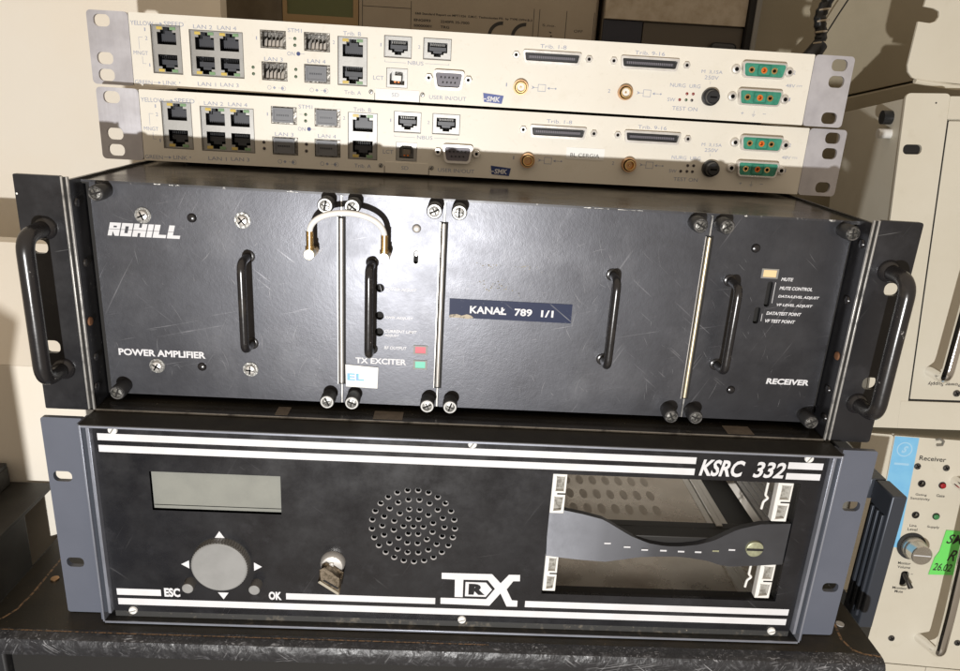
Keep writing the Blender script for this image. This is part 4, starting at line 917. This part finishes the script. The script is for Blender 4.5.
for s_, x0, x1, zc, h in (('Receiver', 69.6, 90.6, 58.9, 4.0), ('Gating', 72.0, 81.0, 27.4, 2.4), ('Sensitivity', 68.5, 84.3, 23.8, 2.6), ('Gate', 88.6, 95.2, 28.1, 2.4), ('Line', 72.3, 77.8, .4, 2.3), ('Level', 71.2, 79.0, -3.0, 2.4), ('Supply', 86.3, 96.2, .3, 2.6),
                          ('Monitor', 68.9, 79.2, -33.6, 2.4), ('Volume', 69.0, 79.4, -37.1, 2.4), ('Monitor', 68.2, 80.2, -56.2, 2.4), ('Mute', 70.6, 77.4, -59.4, 2.4)):
    text_mesh(t, s_, x0, x1, zc - h / 2, zc + h / 2, -.06, bold=.015)
t.sheet(rect(80.8, -43.0, 82.6, -42.6), -.06); t.sheet(rect(79.4, -48.9, 82.0, -48.5), -.06)
t.build('printed_lettering', blkink, rm, smooth=False)
for x, z in ((69.3, 51.6), (91.9, 52.1), (75.4, -103.0), (129.9, -101.8)): screw_head(rm, x, z, 2.7, 0, m=mat('dark steel screw', (.11, .105, .10), .35, .6), hgt=1.2, cross=True)
q = MB(); q.prof(91.6, 37.2, [(1.2, -2.6), (2.1, -2.0), (2.2, 0)], 18); q.build('indicator_lamp', mat('deep red lamp', (.34, .015, .02), .25), rm)
q = MB(); q.prof(91.3, 10.1, [(1.2, -2.6), (2.1, -2.0), (2.2, 0)], 18); q.build('indicator_lamp', mat('deep green lamp', (.05, .22, .08), .25), rm)
for z in (37.2, 10.1): q = MB(); q.plate(circ(91.5, z, 2.9, 20), [circ(91.5, z, 2.1, 20)], -.6, .02); q.build('lamp_rim', tubeblk, rm)
for z in (37.2, 9.8): q = MB(); q.plate(circ(75.2, z, 3.0, 20), [circ(75.2, z, 1.7, 20)], -.5, .02); q.build('trimmer_rim', tubeblk, rm)
q = MB(); q.plate(circ(76.6, -17.5, 11.6, 40), [circ(76.6, -17.5, 9.4, 40)], -1.2, .02); q.build('knob_washer', rubber, rm)
q = MB(); q.prof(77.2, -17.9, [(7.6, -16.5), (8.2, -15.8), (8.4, -7), (9.4, -6), (9.6, -.2)], 40); kn = q.build('volume_knob', mat('spun knob metal', (.62, .60, .55), .28, .9, rvar=.1), rm)
q = MB(); q.box(70.5, 84.0, -16.7, -16.45, -18.3, -17.4); q.build('pointer_line', white, kn)
q = MB(); q.tube([(75.4, 2, -43.0), (76.0, -5, -46), (78.4, -8, -51.5)], [1.6, 1.7, 2.2], 12); q.build('toggle_lever', mat('dark toggle', (.10, .095, .09), .3, .8), rm)
q = MB(); q.tube([(79, -1, 75.4), (82, -1.2, 76.5), (85.2, -1, 74.4), (84.6, -1, 71.4), (80.4, -1, 70.9)], 1.0, 8); q.build('cable_hook', mat('dull hook metal', (.3, .29, .26), .4, .6), rm)
q = MB(); q.plate([(101.6, -1.0), (99.6, -20), (96.8, -26), (94.6, -41.4), (121, -39.6), (121, -1)][::-1], [], -.9, -.4); nt_ = q.build('sticky_note', notegrn, rm)
t = MB(); text_mesh(t, 'SM', 103.2, 118, -12.5, -4.0, -1.0, shear=.4, bold=.012); text_mesh(t, 'R', 106.6, 114, -27.6, -17.8, -1.0, shear=.5, bold=.012); text_mesh(t, '26.02', 96.8, 112, -37.2, -30.4, -1.0, shear=.3, bold=.012)
t.build('handwriting', blkink, nt_, smooth=False)
hp = fillet([(98.0, 1, -100.5), (98.0, -30, -95.5), (99.5, -30, -60), (101, -30, 40), (101, 1, 42)], 7, 7)
q = MB(); q.tube(hp, 4.0, 18); q.build('chrome_handle', chrome, rm)

A2 = lean_empty('power_supply_rack', 'cream rack standing upside down behind the right grab handle, upper of the two at right', 'radio rack', (300, 130, -133), 7, -5, -2.66)
# built in the rack's own square axes: u to the right, v up
q = MB(); q.box(27, 200, 3, 120, 80.5, 333); q.build('rack_body', cream2, A2)
q = MB(); q.plate(rr(25.6, 80, 57.2, 336.4, 3.4), [slot(35.0, 296.4, 13.5, 7.2)], 0, 2.6); q.build('side_panel', cream2, A2, bevel=.4)
q = MB(); q.sheet(circ(47.6, 334.2 - 4.5, .7, 8), -.05); q.build('paint_chip', blkink, A2)
q = MB(); q.box(28, 44, 2.65, 3.4, 290, 303); q.build('opening_backing', gapblk, A2)
q = MB(); q.plate(rr(58.4, 104.4, 200, 317.0, .6, 2), [], 0, 2.6); pm = q.build('power_supply_panel', cream2, A2, bevel=.3)
q = MB(); q.plate(rr(56.9, 318.4, 200, 334.5, .6, 2), [], -.6, 2.6); q.build('top_panel', cream2, A2, bevel=.3)
q = MB(); q.plate(rr(51.6, 80.0, 200, 102.6, .6, 2), [], -.3, 2.6); q.build('bottom_panel', cream2, A2, bevel=.2)
q = MB(); q.box(57.3, 58.3, -.06, 2, 104, 317.6); q.box(57.3, 200, 1.2, 2.2, 102.6, 104.4); q.build('joint', gapblk, A2)
q = MB(); q.tube([(28, 22, 321), (20, 22, 321)], 5.2, 20); q.build('side_foot', blackpl, A2)
q = MB(); q.tube([(28, 20, 309), (17.5, 20, 309)], 3.6, 20); q.build('side_knob', latchw, A2)
cr, sr = math.cos(R(-2.66)), math.sin(R(-2.66))
t = MB(); text_mesh(t, 'Power Supply', -95.6, -70.4, -119.4, -115.6, 0, bold=.015, fn=lambda x, z: (-x, -.06, -z)); 
t.build('printed_lettering', blkink, pm, smooth=False)
screw_head(pm, 93.4, 110.2, 2.8, 0, m=mat('dark steel screw', (.11, .105, .10), .35, .6), hgt=1.2, cross=True)
hp = fillet([(71.0, 1, 127.5), (66.5, -30, 128.5), (75, -30, 200), (86, -30, 270), (90, 1, 275)], 8, 7)
q = MB(); q.tube(hp, 4.2, 18); q.build('chrome_handle', chrome, pm)

# cream device whose ear hangs into the top right corner
UP = thing('upper_rack', 'cream rack ear with open-ended slot in the upper right corner, resting on the cream rack', 'radio rack', (360, 190, 206), 0)
def U(x, z): return (x - 360, z - 206)
out = [U(327.5, 300), U(322.0, 255.8), U(335.5, 254.6)]
out = [U(326, 300)] + [U(323.4, 262.4), U(331, 261.6), U(335.6, 259.8), U(336.4, 256.4), U(334.6, 253.0), U(330.6, 251.6), U(321.6, 252.2)] + [U(321.2, 222), U(322.6, 217.2), U(326.6, 213.4), U(331, 212.2)] + [U(480, 206.6), U(480, 300)]
q = MB(); q.plate(out[::-1] if False else out, [], 0, 2.4); q.fixn = True; q.build('mounting_ear', cream2, UP, bevel=.3)
q = MB(); q.box(24, 120, 2.6, 60, 5, 94); q.build('rack_body', cream2, UP)
q = MB(); q.tube([(-30, 1.4, 5.4), (0, 2.2, 2.8), (120, 2.4, .2)], 2.2, 10); q.build('rolled_edge', cream2, UP)

# ================================================================== instruments behind
IN = thing('bench_instrument', 'brown grey instrument with green display and CE plate behind the upper multiplexer', 'instrument', (-60, 330, 205), -.6)
def I(x): return x + 60
q = MB(); q.box(I(-226), I(108), 3, 120, -60, 150); q.build('case', instr, IN, bevel=2)
q = MB(); q.box(I(-231.5), I(-226.5), 0, 12, -60, 150); q.build('gasket', gasket, IN)
q = MB(); q.box(I(-226), I(-176), 0, 2.9, -58, 148); q.build('smoked_panel', instrdk, IN, bevel=.4)
q = MB(); q.plate(rect(I(-175.4), -58, I(-108), 148), [rect(I(-171.5), 35.2, I(-112.5), 90)], 0, 2.9); fo = q.build('display_frame', instrfr, IN)
q = MB(); q.box(I(-171.5), I(-112.5), 1.5, 2.9, 35.2, 90); q.build('display_glass', instrlc, fo)
q = MB(); q.box(I(-107.4), I(105.5), .4, 2.9, -58, 148); q.build('label_panel', instr, IN, bevel=.4)
t = MB()
for x in (-104.5, -61, 49.5, 54.5, 79.0, 104.0): t.sheet(rect(I(x), -20, I(x) + .5, 52), .3)
t.sheet(rect(I(-104.5), 45.5, I(-61), 46.0), .3)
text_mesh(t, 'E&B Standard Report on MPT1326  E.M.C. Technologies P/L  by TYPE OPN-B-3', I(-57), I(48.5), 40.8, 43.2, .3, bold=.02)
for k, (a_, b_) in enumerate((('ENG093', '2240PR 35-7000'), ('S0000001', 'TRG'), ('R3 MK-2', 'TRM'), ('R1 MK-1', 'TRV'))):
    text_mesh(t, a_, I(-58), I(-43 + (k == 1)), 35.6 - k * 4.6, 37.8 - k * 4.6, .3, bold=.03)
    text_mesh(t, b_, I(-34), I(-8 if k == 0 else -26), 35.6 - k * 4.6, 37.8 - k * 4.6, .3, bold=.02)
text_mesh(t, 'S.no.', I(58), I(70), 38, 40, .3); text_mesh(t, 'OFF', I(87), I(95), 34.4, 36.8, .3)
for k in range(7): t.sheet([(I(64 + (k % 2) * 2), 34 - k * 3), (I(67 + (k % 3)), 33.4 - k * 3), (I(66), 32.2 - k * 3)], .3)
def arcring(cx, cz, ro, ri, a0, a1, n=20):
    return [(cx + ro * math.cos(R(a0 + (a1 - a0) * i / n)), cz + ro * math.sin(R(a0 + (a1 - a0) * i / n))) for i in range(n + 1)] + [(cx + ri * math.cos(R(a1 - (a1 - a0) * i / n)), cz + ri * math.sin(R(a1 - (a1 - a0) * i / n))) for i in range(n + 1)]
t.sheet(arcring(I(22), 27, 13, 10, 88, 272), .25); t.sheet(arcring(I(43), 27, 13, 10, 88, 272), .25); t.sheet(rect(I(31), 25.6, I(41.5), 28.6), .22)
t.build('printed_lettering', blkink, IN, smooth=False)
DR = thing('dark_drawer_unit', 'dark smoked rack drawer with grey strip on top, right of the brown instrument', 'rack drawer', (175, 320, 205), -1)
q = MB(); q.box(-64, 64, 4, 120, -60, 150); q.build('case', rackbrn, DR, bevel=1)
q = MB(); q.box(-63, -28, 0, 4, -58, 46.5); q.build('left_panel', gasket, DR, bevel=.3)
q = MB(); q.box(-27, 63.5, 1, 4, -58, 46.0); q.build('drawer_front', rackbrn, DR, bevel=.3)
q = MB(); q.box(-63, 63.5, -2, 4, 47, 148); q.build('label_strip', stripw, DR, bevel=.5)
q = MB(); q.box(64.2, 69, -6, 40, -60, 150); q.build('edge_strip', gapblk, DR)
q = MB(); q.box(69.1, 73.5, -8, 40, -60, 150); q.build('metal_edge', greyfr, DR, bevel=.5)
q = MB(); q.box(34, 58, -8, 1, -20, 33); q.build('corner_block', blackpl, DR, bevel=6, seg=4)

SP = thing('ribbed_cable', 'black ribbed cable with plug hanging in front of the beige cabinet', 'cable', (300, 300, 235))
q = MB(); pts = [(-1 + 2.0 * math.sin(i * .5), 0, 3 + i * 2.6) for i in range(40)]; q.tube(pts, [4.6 + .8 * (i % 2) for i in range(40)], 12); q.build('cable_sleeve', blackpl, SP)
q = MB()
for k in range(12):
    z = 8 + k * 9; pts = [(-1 + 5.6 * math.cos(a), 5.6 * math.sin(a), z + a * .9) for a in [-2.6 + i * .3 for i in range(8)]]; q.tube(pts, .9, 6)
q.build('spiral_mark', stripw, SP)
q = MB(); q.tube([(2, 0, 6), (-6, -2, -6), (-16, -4, -14)], [6.5, 7.5, 5], 12); q.build('plug', blackpl, SP)
q = MB(); q.tube([(0, 4, 0), (14, 4, 30), (34, 4, 70), (60, 4, 110)], .7, 6); q.build('thin_wire', gapblk, SP)

# beige cabinets behind at the right
CB = thing('beige_cabinet', 'large beige enamelled cabinet filling the background at the upper right', 'cabinet', (400, 345, -240))
q = MB(); q.plate([(-152, 410), (240, 517), (240, 760), (-152, 760)], [], 2, 30); q.build('upper_panel', tanm, CB, bevel=1)
q = MB(); q.plate([(-152, 0), (240, 0), (240, 515.2), (-152, 408.4)], [], -2, 30); q.build('lower_panel', tanm, CB, bevel=1)
q = MB(); q.box(-150, 238, 31, 160, 2, 758); q.build('cabinet_body', tanm, CB)
q = MB(); q.prof(-52, 424, [(1.2, -5), (2.4, -4), (2.6, -2)], 16); q.build('rivet', steel, CB)

# ================================================================== walls
def wall(name, p, qv, z0, z1, th, m_):
    p, qv = Vector(p), Vector(qv); d = (qv - p).normalized(); n_ = Vector((-d.y, d.x))
    a, b_, c_, e = p, qv, qv + n_ * th, p + n_ * th
    q = MB(); vs = [(v.x, v.y, z) for z in (z0, z1) for v in (a, b_, c_, e)]
    q.add(vs, [(0, 1, 5, 4), (1, 2, 6, 5), (2, 3, 7, 6), (3, 0, 4, 7), (4, 5, 6, 7), (3, 2, 1, 0)]); return structure(q.build(name, m_))
wall('wall', (-900, 240), (-203, 240), -700, 900, 16, wallm)
CC = thing('near_wall_block', 'cream block added as lit near wall behind the black case left of the desk', 'cabinet', (-300, 74, -700))  # stand-in for the near wall, set forward so lamp light reaches it
q = MB(); q.plate([(-400, 0), (13.5, 0), (13.5, 566.2), (42, 566.2), (42, 695), (-400, 695)], [], 0, 60); q.build('cabinet_body', wallm, CC, bevel=.8)
q = MB(); q.add([(x, y, z) for x in (-400, 42) for y, z in ((0, 695.2), (62, 764), (78, 764), (78, 695.2))], [(0, 1, 5, 4), (1, 2, 6, 5), (2, 3, 7, 6), (3, 0, 4, 7), (3, 2, 1, 0), (4, 5, 6, 7)]); q.fixn = True; q.build('lit_slope', wallm, CC)  # slope added so the top catches light above the block
wall('back_wall', (-180, 640), (1200, 640), -700, 900, 20, wallm)
q = MB(); q.box(-900, 1200, -900, 660, -720, -700); structure(q.build('floor', mat('grey floor', (.18, .16, .13), .6, var=(3, (.14, .12, .10), .4, .6)), None))

# ================================================================== camera, light, world
cam = bpy.data.cameras.new('camera'); co = bpy.data.objects.new('camera', cam); col.objects.link(co); sc.camera = co
co.location = (-12.045 * S, -393.195 * S, 189.261 * S); co.rotation_euler = (R(71.301), R(-3.268), R(-1.32)); co.rotation_mode = 'XYZ'
cam.sensor_fit = 'HORIZONTAL'; cam.sensor_width = 36; cam.lens = 739.563 / 960 * 36; cam.clip_start = .01; cam.clip_end = 20
fl = bpy.data.lights.new('hand_lamp', 'POINT'); fo_ = bpy.data.objects.new('hand_lamp', fl); col.objects.link(fo_)
fo_.location = (-90 * S, -870 * S, -66 * S); fl.energy = 39; fl.shadow_soft_size = .008; fl.color = (1.0, .985, .965)
w = bpy.data.worlds.new('World'); sc.world = w; w.use_nodes = True
bg = w.node_tree.nodes['Background']; wn = w.node_tree.nodes; wl = w.node_tree.links
tcw = wn.new('ShaderNodeTexCoord'); sx_ = wn.new('ShaderNodeSeparateXYZ'); mr = wn.new('ShaderNodeMapRange')
wl.new(tcw.outputs['Generated'], sx_.inputs[0]); wl.new(sx_.outputs['Z'], mr.inputs['Value'])
mr.inputs['From Min'].default_value = -1; mr.inputs['From Max'].default_value = 1; mr.inputs['To Min'].default_value = .14; mr.inputs['To Max'].default_value = .62
wl.new(mr.outputs[0], bg.inputs['Strength'])      # dim warm room light, stronger from the ceiling
bg.inputs['Color'].default_value = (1.0, .82, .63, 1)
sc.render.engine = 'CYCLES'
sc.view_settings.view_transform = 'Standard'; sc.view_settings.look = 'None'; sc.view_settings.gamma = 1; sc.view_settings.exposure = 0
